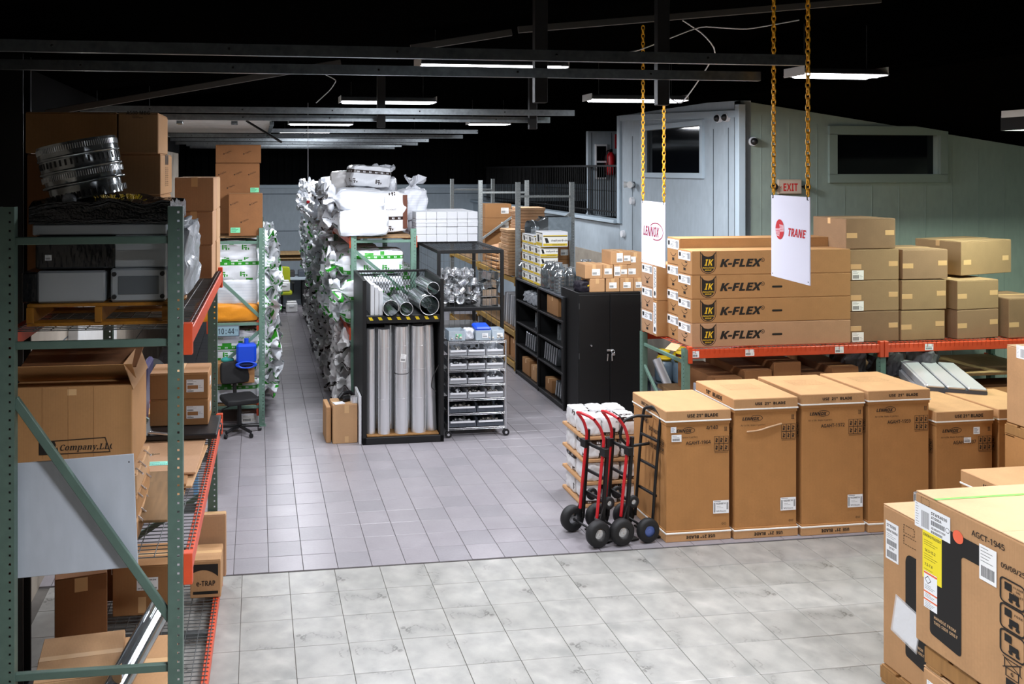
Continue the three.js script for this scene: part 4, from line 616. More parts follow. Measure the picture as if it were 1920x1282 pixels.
{ const t = thing('blue_hopper', 'glossy blue plastic hopper with slot mouth hung on the left rack brace', 'hopper', [0.06, 0.82, -4.34]); part(t, 'body', cbox(0.27, 0.26, 0.16, 0.03), M.blue, [0, 0.2, 0]); part(t, 'mouth_rim', new THREE.TorusGeometry(0.06, 0.014, 10, 32).scale(2.0, 0.7, 1), M.blue, [0, 0.055, 0.085]); part(t, 'mouth', cbox(0.22, 0.05, 0.17, 0.02), mat(0x0a1d52, 0.6), [0, 0.055, 0.0]); part(t, 'spout', new THREE.CylinderGeometry(0.03, 0.03, 0.08, 16), M.blue, [0, 0.36, 0]); }
{ const t = carton('open carton with a teal cloth behind the black office chair', [0.52, 0.28, 0.36], [-0.1, 0.61, -4.5], 0.06, { m: M.card[3], tape: false }); part(t, 'teal_cloth', new THREE.IcosahedronGeometry(0.07, 2).scale(1.3, 0.6, 1), mat(0x2d8c86, 0.8), [-0.1, 0.3, 0.05]); }
{ // office chair
  const t = thing('office_chair', 'black armless swivel office chair in front of the left rack', 'chair', [-0.03, 0, -4.1], 0.3);
  part(t, 'seat', sackGeo(0.46, 0.08, 0.44, 40, 0.004), M.blackMatte, [0, 0.42, 0]); part(t, 'backrest', sackGeo(0.4, 0.3, 0.07, 41, 0.004), M.blackMatte, [0, 0.62, -0.2], [-0.12, 0, 0]); part(t, 'back_bracket', cbox(0.05, 0.3, 0.02, 0.005), M.plasticBlack, [0, 0.52, -0.22], [-0.1, 0, 0]); part(t, 'gas_lift', new THREE.CylinderGeometry(0.025, 0.03, 0.34, 16), M.plasticBlack, [0, 0.26, 0]); part(t, 'height_lever', new B().bar([-0.05, 0.4, 0], [-0.26, 0.36, 0.06], 0.008).done(), M.plasticBlack);
  for (let k = 0; k < 5; k++) { const a = k / 5 * 2 * PI + 0.3, x = Math.sin(a), z = Math.cos(a), l = part(t, 'base_leg', new B().geo(rod([0, 0.1, 0], [x * 0.27, 0.075, z * 0.27], 0.022)).done(), M.plasticBlack); part(l, 'caster', new THREE.CylinderGeometry(0.028, 0.028, 0.04, 14), M.plasticBlack, [x * 0.28, 0.029, z * 0.28], [PI / 2, 0, a]); }
}
carton('white printed toner box under the lowest shelf left of the aisle', [0.26, 0.14, 0.2], [0.1, 0.0, -4.62], 0, { m: M.white, tape: false, prints: [['labelBar', 'f', 0, 0.07, 0.2, 0.09]], name: 'toner_box' });
// cartons with script print on top of that rack
const scr = [['scribble', 'f', -0.14, 0.44, 0.17], ['scribble', 'f', 0.12, 0.44, 0.17], ['scribble', 'f', 0.0, 0.2, 0.17]];
carton('front carton with script logos and a mint label on top of the left rack', [0.46, 0.58, 0.4], [0.05, 2.61, -4.62], 0, { m: M.cardDark, prints: [...scr, ['labelGreenCard', 'f', -0.14, 0.08, 0.13]] });
carton('tall carton with script logos rising behind the front one', [0.62, 1.0, 0.5], [-0.07, 2.61, -5.1], 0, { m: M.cardDark, prints: [['scribble', 'f', -0.2, 0.85, 0.17], ['scribble', 'f', 0.02, 0.85, 0.17], ['scribble', 'f', 0.22, 0.85, 0.17], ['scribble', 'f', -0.08, 0.66, 0.17], ['labelGreenCard', 'f', 0.24, 0.62, 0.12]] });
carton('topmost script-print carton near the ceiling channels', [0.64, 0.26, 0.5], [-0.06, 3.615, -5.15], 0, { m: M.cardDark, prints: [['scribble', 'f', -0.14, 0.14, 0.17], ['scribble', 'f', 0.14, 0.14, 0.17]] });
carton('dark carton half hidden left of the script-print cartons', [0.5, 0.8, 0.4], [-0.68, 2.61, -5.3], 0, { m: M.card[3], prints: [['labelBar', 'f', 0.1, 0.6, 0.16]] });

// ---------- pipe cabinet ----------
{
  const t = thing('pipe_cabinet', 'open black cabinet holding shiny steel pipes, striped tape on its shelf', 'cabinet', [2.07, 0, -3.36]);
  const w = 1.06, d = 1.06;
  for (const s of [-1, 1]) part(t, 'side_panel', cbox(0.05, 2.1, d, 0.004), M.blackFrame, [s * (w / 2 - 0.025), 1.06, -d / 2]);
  part(t, 'base', cbox(w, 0.09, d, 0.004), M.blackFrame, [0, 0.045, -d / 2]); part(t, 'floor_board', cbox(w - 0.12, 0.02, d - 0.06, 0.003), M.wood, [0, 0.101, -d / 2]);
  const sf = part(t, 'shelf', cbox(w - 0.1, 0.1, d - 0.02, 0.004), M.blackFrame, [0, 1.6, -d / 2]); part(sf, 'striped_tape', decalGeo('stripes', w - 0.1, 0.05), M.print, [0, 0.01, d / 2 - 0.008]);
  part(t, 'back_panel', cbox(w, 1.5, 0.02, 0.002), M.blackFrame, [0, 0.8, -d + 0.01]);
  const b = new B(), n = 26, h = 0.56; for (let i = -6; i < n + 6; i++) { const x = -w / 2 + i * w / n; for (const s of [-1, 1]) { let x0 = x, x1 = x + s * h * 0.5, y0 = 1.56, y1 = 1.56 + h; const lim = w / 2 - 0.03; if (x0 < -lim || x0 > lim || x1 < -lim || x1 > lim) continue; b.bar([x0, y0, -d + 0.012], [x1, y1, -d + 0.012], 0.0035, 4); } } part(t, 'mesh_back', b.done(), M.blackFrame);
  part(t, 'top_rail', cbox(w, 0.03, 0.03, 0.003), M.blackFrame, [0, 2.1, -d + 0.02]);
  part(t, 'cable', new B().tube([[0.46, 1.0, 0.01], [0.38, 0.85, 0.02], [0.36, 0.72, 0.02], [0.42, 0.66, 0.02]], 0.006, 20, 6).done(), M.black);
}
const pipeProto = (r, h, rings) => { const t = thing('steel_pipe', 'x', 'pipe'); part(t, 'shell', pipeGeo(r, h), M.stainless); part(t, 'crimped_end', lathe([[r, h - 0.06], [r * 0.98, h - 0.05], [r * 0.96, h], [r * 0.93, h]], 32), M.stainless); for (const y of rings) part(t, 'seam_ring', new THREE.TorusGeometry(r + 0.0005, 0.002, 6, 40), M.steel, [0, y, 0], [PI / 2, 0, 0]); return t; };
{
  const spots = [[1.66, -3.5, 0.06, 1.35], [1.83, -3.48, 0.082, 1.35], [2.06, -3.48, 0.09, 1.38], [2.29, -3.5, 0.1, 1.38], [2.47, -3.56, 0.075, 1.38], [1.95, -3.72, 0.085, 1.36], [2.2, -3.74, 0.085, 1.36], [2.45, -3.82, 0.06, 1.36], [1.74, -3.74, 0.07, 1.33]];
  spots.forEach(([x, z, r, h], k) => { const t = pipeProto(r, h, [h * 0.33, h * 0.6, h * 0.82]); t.position.set(x, 0.113, z); if (k === 4) t.rotation.z = 0.035; t.userData = { label: ['narrow upright steel pipe at the left edge of the black cabinet', 'second upright steel pipe from the left in the black cabinet', 'upright steel pipe with a paper sticker in the black cabinet', 'thickest upright steel pipe in the black cabinet', 'slightly leaning upright steel pipe at right in the black cabinet', 'back row steel pipe behind the second and third pipes', 'back row steel pipe behind the thick pipe', 'slim dark-side steel pipe at the far right back', 'back row steel pipe at far left'][k], category: 'pipe', group: 'upright steel pipes' }; if (k === 2) { part(t, 'sticker', decalGeo('labelTall', 0.07, 0.1), M.print, [0.01, 0.98, 0.0925], [0, 0, -0.15]); part(t, 'joint_band', new THREE.TorusGeometry(r + 0.002, 0.004, 6, 40), M.black, [0, h * 0.56, 0], [PI / 2, 0, 0]); } });
  const lie = (x, r, L, l, open) => { const t = thing('duct_pipe', l, 'pipe', [x, 1.652 + r, -3.32]); t.rotation.set(-PI / 2 - 0.02, 0, 0); const arc = open ? 4.9 : 2 * PI; part(t, 'shell', new B().geo(new THREE.CylinderGeometry(r, r, L, 40, 1, true, open ? PI * 0.65 : 0, arc), [0, L / 2, 0]).geo(new THREE.CylinderGeometry(r - 0.003, r - 0.003, L, 40, 1, true, open ? PI * 0.65 : 0, arc), [0, L / 2, 0]).done(), M.galv); part(t, 'rim', new THREE.TorusGeometry(r, 0.004, 6, 48, arc), M.steel, [0, 0.002, 0], [PI / 2, 0, open ? -PI * 0.15 : 0]); return t; };
  lie(1.9, 0.1, 0.85, 'open-seamed duct lying on the black cabinet shelf at left', true); lie(2.1, 0.085, 0.85, 'lying duct pipe in the middle of the black cabinet shelf', false); const big = lie(2.4, 0.125, 0.9, 'large lying duct with smaller ducts nested inside', false);
  for (const [x, y, r] of [[-0.03, 0.03, 0.07], [0.045, -0.05, 0.06]]) part(big, 'nested_pipe', pipeGeo(r, 0.8), M.galv, [x, 0.05, y]);
  const hi = lie(2.45, 0.08, 0.85, 'open-seamed duct lying on top of the large duct', true); hi.position.y = 1.652 + 0.25 + 0.09; part(big, 'sticker', decalGeo('labelTall', 0.05, 0.08), M.print, [-0.05, 0.12, 0.116], [0, -0.4, 0]);
  const wb = thing('foam_slab', 'white foam slabs standing at the left inside of the black cabinet shelf', 'foam', [1.64, 1.652, -3.62]); for (let k = 0; k < 3; k++) part(wb, 'slab', cbox(0.05, 0.4 - 0.04 * k, 0.45, 0.004), M.foam, [0.03 + k * 0.056, 0.2 - 0.02 * k, 0]);
}
// carton with phone odds and ends left of the pipe cabinet
{ const t = carton('tan carton on the floor left of the black pipe cabinet', [0.32, 0.5, 0.34], [1.32, 0, -3.64], 0.04, { m: M.card[2], tapeF: [[0.02, 0.44, 0.06, 0.1], [0.02, 0.05, 0.05, 0.08]] });
  carton('thin carton leaning beside the floor carton in the aisle', [0.06, 0.46, 0.4], [1.11, 0, -3.72], 0.04, { m: M.card[0], tape: false });
  const h = thing('desk_phone', 'black handset and paper pad lying on the floor carton', 'phone', [1.36, 0.502, -3.66], 0.5); part(h, 'handset', new B().tube([[-0.12, 0.05, 0], [-0.05, 0.1, 0], [0.06, 0.1, 0], [0.12, 0.05, 0]], 0.024, 24, 10).done(), M.plasticBlack); part(h, 'cradle', cbox(0.16, 0.05, 0.12, 0.01), M.plasticBlack, [0, 0.025, 0]);
  const s = solo('paper_pad', 'white paper pad on the corner of the floor carton', 'paper', cbox(0.14, 0.012, 0.1, 0.002), M.white, [1.25, 0.506, -3.53], [0, 0.3, 0]); const m2 = thing('tin_cup', 'shiny square tin beside the handset', 'tin', [1.45, 0.502, -3.55]); part(m2, 'tin', pipeGeo(0.05, 0.08), M.steel); }
solo('white_board', 'white board edge standing between the floor carton and the pipe cabinet', 'board', cbox(0.03, 0.62, 0.5, 0.003), M.white, [1.515, 0.31, -3.65]);

// ---------- wire cage with fittings, cart of bins ----------
{
  const t = thing('wire_cage', 'black framed wire cage shelf full of metal fittings', 'shelf', [3.15, 0, -4.15]), w = 0.9, d = 1.6;
  for (const x of [-w / 2, w / 2]) for (const z of [0, -d]) part(t, 'post', cbox(0.045, 2.4, 0.045, 0.004), M.blackFrame, [x, 1.2, z]);
  for (const y of [2.38, 1.58, 1.12, 0.5]) { for (const z of [0, -d]) part(t, 'rail', cbox(w, 0.05, 0.035, 0.004), M.blackFrame, [0, y, z]); for (const x of [-w / 2, w / 2]) part(t, 'rail', cbox(0.035, 0.05, d, 0.004), M.blackFrame, [x, y, -d / 2]); }
  for (const y of [1.58, 1.12, 0.5]) part(t, 'shelf_plate', cbox(w - 0.04, 0.012, d, 0.002), M.blackFrame, [0, y + 0.02, -d / 2]);
  const g = new B(); for (let x = -w / 2; x <= w / 2 + 0.01; x += 0.075) g.bar([x, 2.41, 0], [x, 2.41, -d], 0.003, 4); for (let z = 0; z >= -d; z -= 0.1) g.bar([-w / 2, 2.41, z], [w / 2, 2.41, z], 0.003, 4); part(t, 'wire_top', g.done(), M.wireDark);
  const f = new B(); for (let x = -w / 2 + 0.07; x < w / 2; x += 0.075) f.bar([x, 1.12, 0.005], [x, 2.38, 0.005], 0.0025, 4); for (const y of [1.3, 1.75, 1.92, 2.1, 2.25]) f.bar([-w / 2, y, 0.005], [w / 2, y, 0.005], 0.0025, 4); for (let z = -0.07; z > -d; z -= 0.075) f.bar([-w / 2, 1.12, z], [-w / 2, 2.38, z], 0.0025, 4); for (const y of [1.75, 1.92, 2.1, 2.25]) f.bar([-w / 2, y, 0], [-w / 2, y, -d], 0.0025, 4); part(t, 'wire_side', f.done(), M.wire);
  // loose fittings
  const fit = thing('duct_collar', 'x', 'fitting'); part(fit, 'collar', lathe([[0.036, 0], [0.046, 0], [0.048, 0.01], [0.034, 0.02], [0.034, 0.055], [0.037, 0.06], [0.034, 0.065], [0.034, 0.1], [0.031, 0.1], [0.031, 0.004]], 18), M.steel); part(fit, 'flange', lathe([[0.034, 0.02], [0.056, 0.022], [0.056, 0.026], [0.034, 0.027]], 18), M.steel);
  fit.userData = { label: 'shiny metal duct collar in the heap inside the wire cage', category: 'fitting', group: 'metal collars in the wire cage' };
  let first = true;
  for (let k = 0; k < 78; k++) { const layer = Math.floor(k / 20), x = 3.15 + rr(-0.38, layer > 1 ? 0.12 : 0.16), z = -4.24 - rr(0, 0.55), y = 1.62 + layer * 0.115 + rr(0, 0.04); const r = [rr(-0.9, 0.9), rr(0, 6), rr(-0.9, 0.9)]; if (first) { fit.position.set(x, y, z); fit.rotation.set(...r); first = false; } else dup(fit, [x, y + 0.02, z], r); }
  for (let k = 0; k < 8; k++) { const c = thing('rect_boot', 'rectangular metal boot in the right part of the wire cage, ' + ['first', 'second', 'third', 'fourth', 'fifth', 'sixth', 'seventh', 'eighth'][k] + ' from the bottom', 'fitting', [3.42 + (k % 2) * 0.1 - 0.02, 1.605 + Math.floor(k / 2) * 0.125, -4.26 - (k % 2) * 0.04], k > 3 ? rr(-0.5, 0.5) : 0, 'rectangular boots in the wire cage'); if (k > 3) c.rotation.z = rr(-0.4, 0.4); const b = new B(); b.box(0.13, 0.1, 0.003, 0, 0.06, 0.06); b.box(0.13, 0.1, 0.003, 0, 0.06, -0.06); b.box(0.003, 0.1, 0.12, -0.065, 0.06, 0); b.box(0.003, 0.1, 0.12, 0.065, 0.06, 0); part(c, 'shell', b.done(), M.galv); part(c, 'rim', cbox(0.15, 0.004, 0.14, 0.001), M.galv, [0, 0.01, 0]); }
  for (let k = 0; k < 7; k++) { const c = thing('damper_box', 'metal fitting on the lower shelf of the wire cage, ' + ['first', 'second', 'third', 'fourth', 'fifth', 'sixth', 'seventh'][k] + ' from the left', 'fitting', [2.8 + k * 0.11, 1.15, -4.3], rr(-0.3, 0.3), 'fittings on the lower cage shelf'); part(c, 'shell', k % 2 ? pipeGeo(0.05, 0.12 + 0.03 * (k % 3)) : cbox(0.1, 0.1, 0.12, 0.004), k % 3 ? M.galv : M.binGrey, k % 2 ? [0, 0, 0] : [0, 0.05, 0]); }
}
{ // white foam block bundle on the cage
  const t = thing('foam_block_bundle', 'large bundle of stacked white foam blocks on top of the wire cage', 'foam', [3.07, 2.42, -5.3]), nx = 6, ny = 4, nz = 5, w = 0.96, h = 0.46, d = 1.0;
  for (let i = 0; i < nx; i++) for (let j = 0; j < ny; j++) for (let k = 0; k < nz; k++) { if (i > 0 && i < nx - 1 && j < ny - 1 && k > 0) continue; part(t, 'block', cbox(w / nx - 0.003, h / ny - 0.003, d / nz - 0.003, 0.006), M.foam, [-w / 2 + (i + 0.5) * w / nx, (j + 0.5) * h / ny, -(k + 0.5) * d / nz + rr(-0.014, 0.014) * (k ? 0 : 1)]); }
  part(t, 'stretch_wrap', cbox(w + 0.008, 0.02, d + 0.02, 0.004), M.film, [0, 0.3, -d / 2]);
}
{ // bin cart
  const t = thing('bin_cart', 'chrome wire cart on casters carrying rows of grey part bins', 'cart', [3.08, 0, -3.72]), w = 0.78, d = 0.42, ys = [0.12, 0.31, 0.5, 0.69, 0.88, 1.06, 1.25];
  for (const x of [-w / 2, w / 2]) for (const z of [-d / 2, d / 2]) { part(t, 'post', new THREE.CylinderGeometry(0.012, 0.012, 1.18, 12), M.chrome, [x, 0.68, z]); const c = part(t, 'caster', new THREE.CylinderGeometry(0.045, 0.045, 0.03, 20), M.rubber, [x, 0.046, z], [PI / 2, 0.5, 0]); part(c, 'hub', new THREE.CylinderGeometry(0.018, 0.018, 0.036, 12), M.chrome); }
  ys.forEach((y) => { const b = new B(); for (const z of [-d / 2, d / 2]) { b.bar([-w / 2, y, z], [w / 2, y, z], 0.005); b.bar([-w / 2, y - 0.018, z], [w / 2, y - 0.018, z], 0.003); } for (let x = -w / 2; x <= w / 2; x += 0.03) b.bar([x, y + 0.004, -d / 2], [x, y + 0.004, d / 2], 0.002, 4); part(t, 'wire_shelf', b.done(), M.chrome); });
  const binGeo = (bw, bh, bd) => { const b = new B(); b.box(bw, 0.004, bd, 0, 0.002, 0); b.box(bw, bh, 0.004, 0, bh / 2, -bd / 2); b.box(bw, bh * 0.6, 0.004, 0, bh * 0.3, bd / 2); for (const s of [-1, 1]) b.box(0.004, bh * 0.85, bd, s * bw / 2, bh * 0.43, 0); b.box(bw * 0.96, bh * 0.25, 0.006, 0, bh * 0.5, bd / 2 + 0.003); return b.done(); };
  const heap = (bw, bd, sd) => { const b = new B(); for (let i = 0; i < 16; i++) b.geo(new THREE.IcosahedronGeometry(rr(0.014, 0.026), 0), [rr(-bw / 2.6, bw / 2.6), rr(0.02, 0.075), rr(-bd / 3, bd / 2.4)], [rr(0, 3), rr(0, 3), 0]); return b.done(); };
  const P1 = binGeo(0.235, 0.12, 0.36), P2 = binGeo(0.365, 0.13, 0.36), H1 = [heap(0.22, 0.34, 1), heap(0.22, 0.34, 2), heap(0.22, 0.34, 3)], H2 = heap(0.34, 0.34, 4), row = ['top', 'second', 'third', 'fourth', 'fifth', 'lowest'], col = ['left', 'middle', 'right'];
  for (let r = 0; r < 6; r++) { const y = ys[5 - r] + 0.008, big = r > 3, n = big ? 2 : 3;
    for (let k = 0; k < n; k++) { const b = thing('parts_bin', (big ? 'dark wide' : 'grey') + ' parts bin, ' + (big ? ['left', 'right'][k] : col[k]) + ' in the ' + row[r] + ' row of the cart', 'bin', [3.08 + (big ? (k - 0.5) * 0.38 : (k - 1) * 0.25), y, -3.72], 0, 'parts bins on the cart'); part(b, 'tub', big ? P2 : P1, big ? M.binDark : M.binGrey); const lab = part(b, 'label_strip', cbox(big ? 0.33 : 0.21, 0.024, 0.003, 0.001), M.white, [0, big ? 0.066 : 0.06, 0.19]); if (big) for (const s of [-0.055, 0.06]) part(b, 'rib', cbox(0.006, 0.08, 0.006, 0.001), M.binDark, [s, 0.04, 0.186]); const hp = part(b, 'contents', big ? H2 : H1[(r + k) % 3], [M.parts, M.partsDark, M.white, M.parts][(r * 2 + k) % 4]); hp.userData.kind = 'stuff'; } }
  [['clear tub with a green label on the cart top', 2.82, M.clearBin, 0.22, 'labelGreenCard'], ['clear bag of white fittings on the cart top', 3.0, M.white, 0.12], ['blue-lidded clear tub on the cart top', 3.18, M.clearBin, 0.2, 'labelSmall'], ['open clear blue-tinted tub at the right of the cart top', 3.38, M.clearBin, 0.16, 'labelSmall']].forEach(([l, x, m, w2, lab], k) => { const b = thing('storage_tub', l, 'tub', [x, 1.262, -3.68]); if (k === 1) { part(b, 'bag', sackGeo(0.12, 0.14, 0.16, 50, 0.012), M.bagP); } else { const q = new B(); q.box(w2, 0.005, 0.24, 0, 0.003, 0); for (const s of [-1, 1]) { q.box(0.004, 0.13, 0.24, s * w2 / 2, 0.065, 0); q.box(w2, 0.13, 0.004, 0, 0.065, s * 0.12); } part(b, 'tub', q.done(), m); part(b, 'paper_label', decalGeo(lab, 0.08, 0.06), M.print, [0.02, 0.06, 0.124]); part(b, 'contents', H1[k % 3], M.parts, [0, 0, 0]).userData.kind = 'stuff'; if (k === 2) part(b, 'lid', cbox(0.21, 0.06, 0.25, 0.02), M.blue, [0, 0.15, -0.01], [0.1, 0, 0]); } });
}
// ---------- far end of the aisle ----------
{
  const t = thing('lime_chair', 'lime green office chair at the far end of the aisle', 'chair', [0.82, 0, -14.1]); part(t, 'seat', sackGeo(0.5, 0.08, 0.48, 60, 0.004), M.lime, [0, 0.42, 0]); part(t, 'backrest', sackGeo(0.46, 0.5, 0.08, 61, 0.004), M.lime, [-0.02, 0.58, -0.24]); part(t, 'gas_lift', new THREE.CylinderGeometry(0.03, 0.03, 0.36, 12), M.plasticBlack, [0, 0.24, 0]); part(t, 'armrest', new B().bar([0.28, 0.45, 0], [0.28, 0.68, 0], 0.015).box(0.06, 0.03, 0.22, 0.28, 0.69, 0).done(), M.plasticBlack); for (let k = 0; k < 5; k++) { const a = k * 1.257; part(t, 'base_leg', rod([0, 0.08, 0], [Math.sin(a) * 0.28, 0.05, Math.cos(a) * 0.28], 0.022), M.plasticBlack); }
  for (const [p, l] of [[[0.87, 0.505, -14.0], 'white plastic jug on the lime chair'], [[1.05, 0, -13.9], 'white plastic jug on the floor before the lime chair']]) { const b = thing('plastic_jug', l, 'jug', p); part(b, 'body', cbox(0.28, 0.24, 0.22, 0.03), M.whitePlastic, [0, 0.12, 0]); part(b, 'lid', cbox(0.24, 0.04, 0.18, 0.015), M.whitePlastic, [0, 0.255, 0]); part(b, 'grip', cbox(0.12, 0.03, 0.02, 0.008), M.white, [0, 0.16, 0.115]); }
  const d = thing('far_desk', 'dark cluttered workbench under the pallets at the far end', 'desk', [1.7, 0, -15.0]); part(d, 'worktop', cbox(2.6, 0.05, 0.8, 0.006), M.blueWall, [-0.1, 0.72, 0]); part(d, 'drawer_unit', cbox(0.9, 0.68, 0.7, 0.006), M.blackMatte, [0.1, 0.35, 0.02]); part(d, 'back_panel', cbox(2.6, 0.6, 0.03, 0.004), M.blueWall, [-0.1, 0.4, -0.36]);
  for (let k = 0; k < 7; k++) solo('bench_clutter', 'dark tool case on the far workbench, ' + ['first', 'second', 'third', 'fourth', 'fifth', 'sixth', 'seventh'][k] + ' from the left', 'tool case', cbox(rr(0.15, 0.3), 0.16, 0.25, 0.015), [M.blackMatte, M.partsDark, M.binDark][k % 3], [0.7 + k * 0.33, 0.826, -15.0], [0, 0, 0], 'far bench clutter');
  pallet('shelf_pallet', 'pale wooden pallet lying on the shelf at the far end of the aisle', 2.4, 1.0, [1.6, 1.22, -15.3], 0, M.woodPale);
  const sh = thing('far_shelf', 'timber shelf carrying the pallet at the far end', 'shelf', [1.6, 0, -15.3]); part(sh, 'shelf_board', cbox(2.6, 0.05, 0.9, 0.005), M.ply, [0, 1.19, 0]); for (const s of [-1.28, 1.28]) part(sh, 'post', cbox(0.08, 1.17, 0.08, 0.005), M.ply, [s, 0.585, -0.3]);
}

// ---------- black shelves and cabinet along the right of the hall ----------
{
  const t = thing('steel_shelving', 'open black steel shelving facing the aisle, ducts on its shelves', 'shelf', [4.63, 0, 0]), d = 0.45;
  const zs = [-4.53, -5.7, -6.88], ys = [0.06, 0.52, 0.9, 1.28, 1.64];
  zs.forEach((z) => { for (const x of [0.015, d]) part(t, 'post', cbox(0.035, 1.66, 0.035, 0.003), M.blackFrame, [x, 0.83, z]); part(t, 'end_panel', cbox(d, 1.6, 0.012, 0.002), M.blackFrame, [d / 2, 0.83, z - 0.02]); });
  part(t, 'back_panel', cbox(0.01, 1.62, 2.35, 0.002), M.blackFrame, [d + 0.01, 0.83, -5.7]);
  for (const y of ys) for (let b = 0; b < 2; b++) part(t, 'shelf', cbox(d, 0.03, 1.13, 0.003), y > 1.6 ? mat(0x3c3f44, 0.45) : M.blackFrame, [d / 2, y, (zs[b] + zs[b + 1]) / 2]);
  part(t, 'kick_plate', cbox(0.02, 0.06, 2.35, 0.002), M.blackFrame, [0.02, 0.03, -5.7]);
  const fit = (n, l, c, g, m, x, y, z, r) => solo(n, l, c, g, m, [4.63 + x, y, z], r, 'stock on the black shelves');
  [[0.18, 0.92, -4.9], [0.2, 0.92, -5.12], [0.18, 0.54, -4.86], [0.2, 0.92, -6.2]].forEach(([x, y, z], k) => fit('duct_stub', 'round galvanised duct stub on the black shelves, ' + ['upper near', 'upper second', 'middle near', 'upper far'][k], 'fitting', lathe([[0.07, 0], [0.075, 0], [0.075, 0.1], [0.078, 0.11], [0.075, 0.12], [0.07, 0.24], [0.066, 0.24], [0.07, 0]], 24), M.galv, x, y, z));
  for (let k = 0; k < 6; k++) fit('register_boot', 'flat galvanised boot leaning on the middle black shelf, ' + ['nearest', 'second', 'third', 'fourth', 'fifth', 'farthest'][k], 'fitting', cbox(0.3, 0.28, 0.05, 0.004), M.galv, 0.2, 0.69, -4.98 - k * 0.1, [0.25, 0, 0]);
  for (let k = 0; k < 5; k++) fit('register_boot', 'flat galvanised boot leaning on the far bay of the black shelves, ' + ['nearest', 'second', 'third', 'fourth', 'farthest'][k], 'fitting', cbox(0.3, 0.26, 0.05, 0.004), M.galv, 0.2, 0.68, -6.0 - k * 0.11, [0.25, 0, 0]);
  for (let k = 0; k < 3; k++) fit('register_boot', 'flat galvanised boot on the lowest black shelf, ' + ['nearest', 'second', 'third'][k], 'fitting', cbox(0.28, 0.24, 0.05, 0.004), M.galv, 0.2, 0.215, -4.8 - k * 0.1, [0.25, 0, 0]);
  carton('brown carton on the upper near bay of the black shelves', [0.36, 0.28, 0.5], [4.88, 1.296, -5.2], 0, { m: M.card[3] }); carton('brown carton on the lowest far bay of the black shelves', [0.3, 0.26, 0.4], [4.84, 0.076, -6.5], 0, { m: M.card[3] }); carton('small carton with white flap on the lowest shelf by the divider', [0.28, 0.24, 0.26], [4.82, 0.076, -6.05], 0, { m: M.card[0] }); carton('carton on the lowest near bay of the black shelves', [0.3, 0.2, 0.3], [4.84, 0.076, -5.35], 0, { m: M.card[3] });
  for (let k = 0; k < 3; k++) { const s = thing('foil_bag', 'crumpled silver bag on the top far black shelf, ' + ['left', 'middle', 'right'][k], 'bag', [4.82, 1.296, -6.05 - 0.22 * k], 0.3, 'silver bags on the black shelves'); part(s, 'bag', sackGeo(0.28, 0.18, 0.22, 70 + k, 0.02), M.filmGrey); }
}
{ // stock on top of the black shelves
  const Y = 1.657;
  for (let c = 0; c < 3; c++) for (let r = 0; r < 5 - (c === 2 ? 1 : 0); r++) carton('white and yellow dryer vent carton, row ' + ['one', 'two', 'three', 'four', 'five'][r] + ' from below in the ' + ['far', 'middle', 'near'][c] + ' column', [0.3, 0.155, 0.3], [4.84, Y + r * 0.157, -6.55 + c * 0.32], 0, { m: M.white, tape: false, prints: [['dryerEnd', 'l', 0, 0.078, 0.29, 0.15], ['dryer', 'f', 0, 0.078, 0.29, 0.15]], group: 'dryer vent cartons', name: 'vent_carton' });
  carton('large white and yellow dryer vent carton perched in front of the vent carton stack', [0.42, 0.24, 0.34], [4.92, Y + 0.63, -5.86], 0, { m: M.white, tape: false, prints: [['dryer', 'f', 0, 0.1, 0.4, 0.17], ['dryerEnd', 'l', 0, 0.12, 0.3, 0.22]], name: 'vent_carton' });
  const can = (l, r, h, x, z, seg) => { const t = thing('metal_canister', l, 'duct fitting', [x, Y, z], 0, 'metal fittings on the black shelves'); const pts = [[0, 0], [r, 0]]; for (let i = 0; i < seg; i++) pts.push([r, (i + 0.1) / seg * h * 0.75], [r + 0.006, (i + 0.5) / seg * h * 0.75], [r, (i + 0.9) / seg * h * 0.75]); pts.push([r, h * 0.75], [r * 0.6, h * 0.9], [r * 0.6, h], [r * 0.56, h]); part(t, 'shell', lathe(pts, 28), M.galv); part(t, 'rim', new THREE.TorusGeometry(r * 0.6, 0.004, 6, 32), M.steel, [0, h, 0], [PI / 2, 0, 0]); };
  can('ribbed galvanised reducer at the near edge of the black shelf top', 0.09, 0.34, 4.76, -5.02, 5); can('tall ribbed galvanised can behind the near reducer', 0.12, 0.42, 4.82, -5.3, 3); can('wide galvanised bucket beside the vent cartons', 0.14, 0.4, 4.8, -5.6, 2); can('round galvanised elbow joint by the cabinet edge', 0.1, 0.36, 4.96, -5.12, 4); can('cone-topped galvanised reducer on the cabinet back', 0.13, 0.5, 5.12, -4.9, 4); can('galvanised bucket at the far end of the shelf top', 0.1, 0.3, 4.75, -6.78, 2);
}
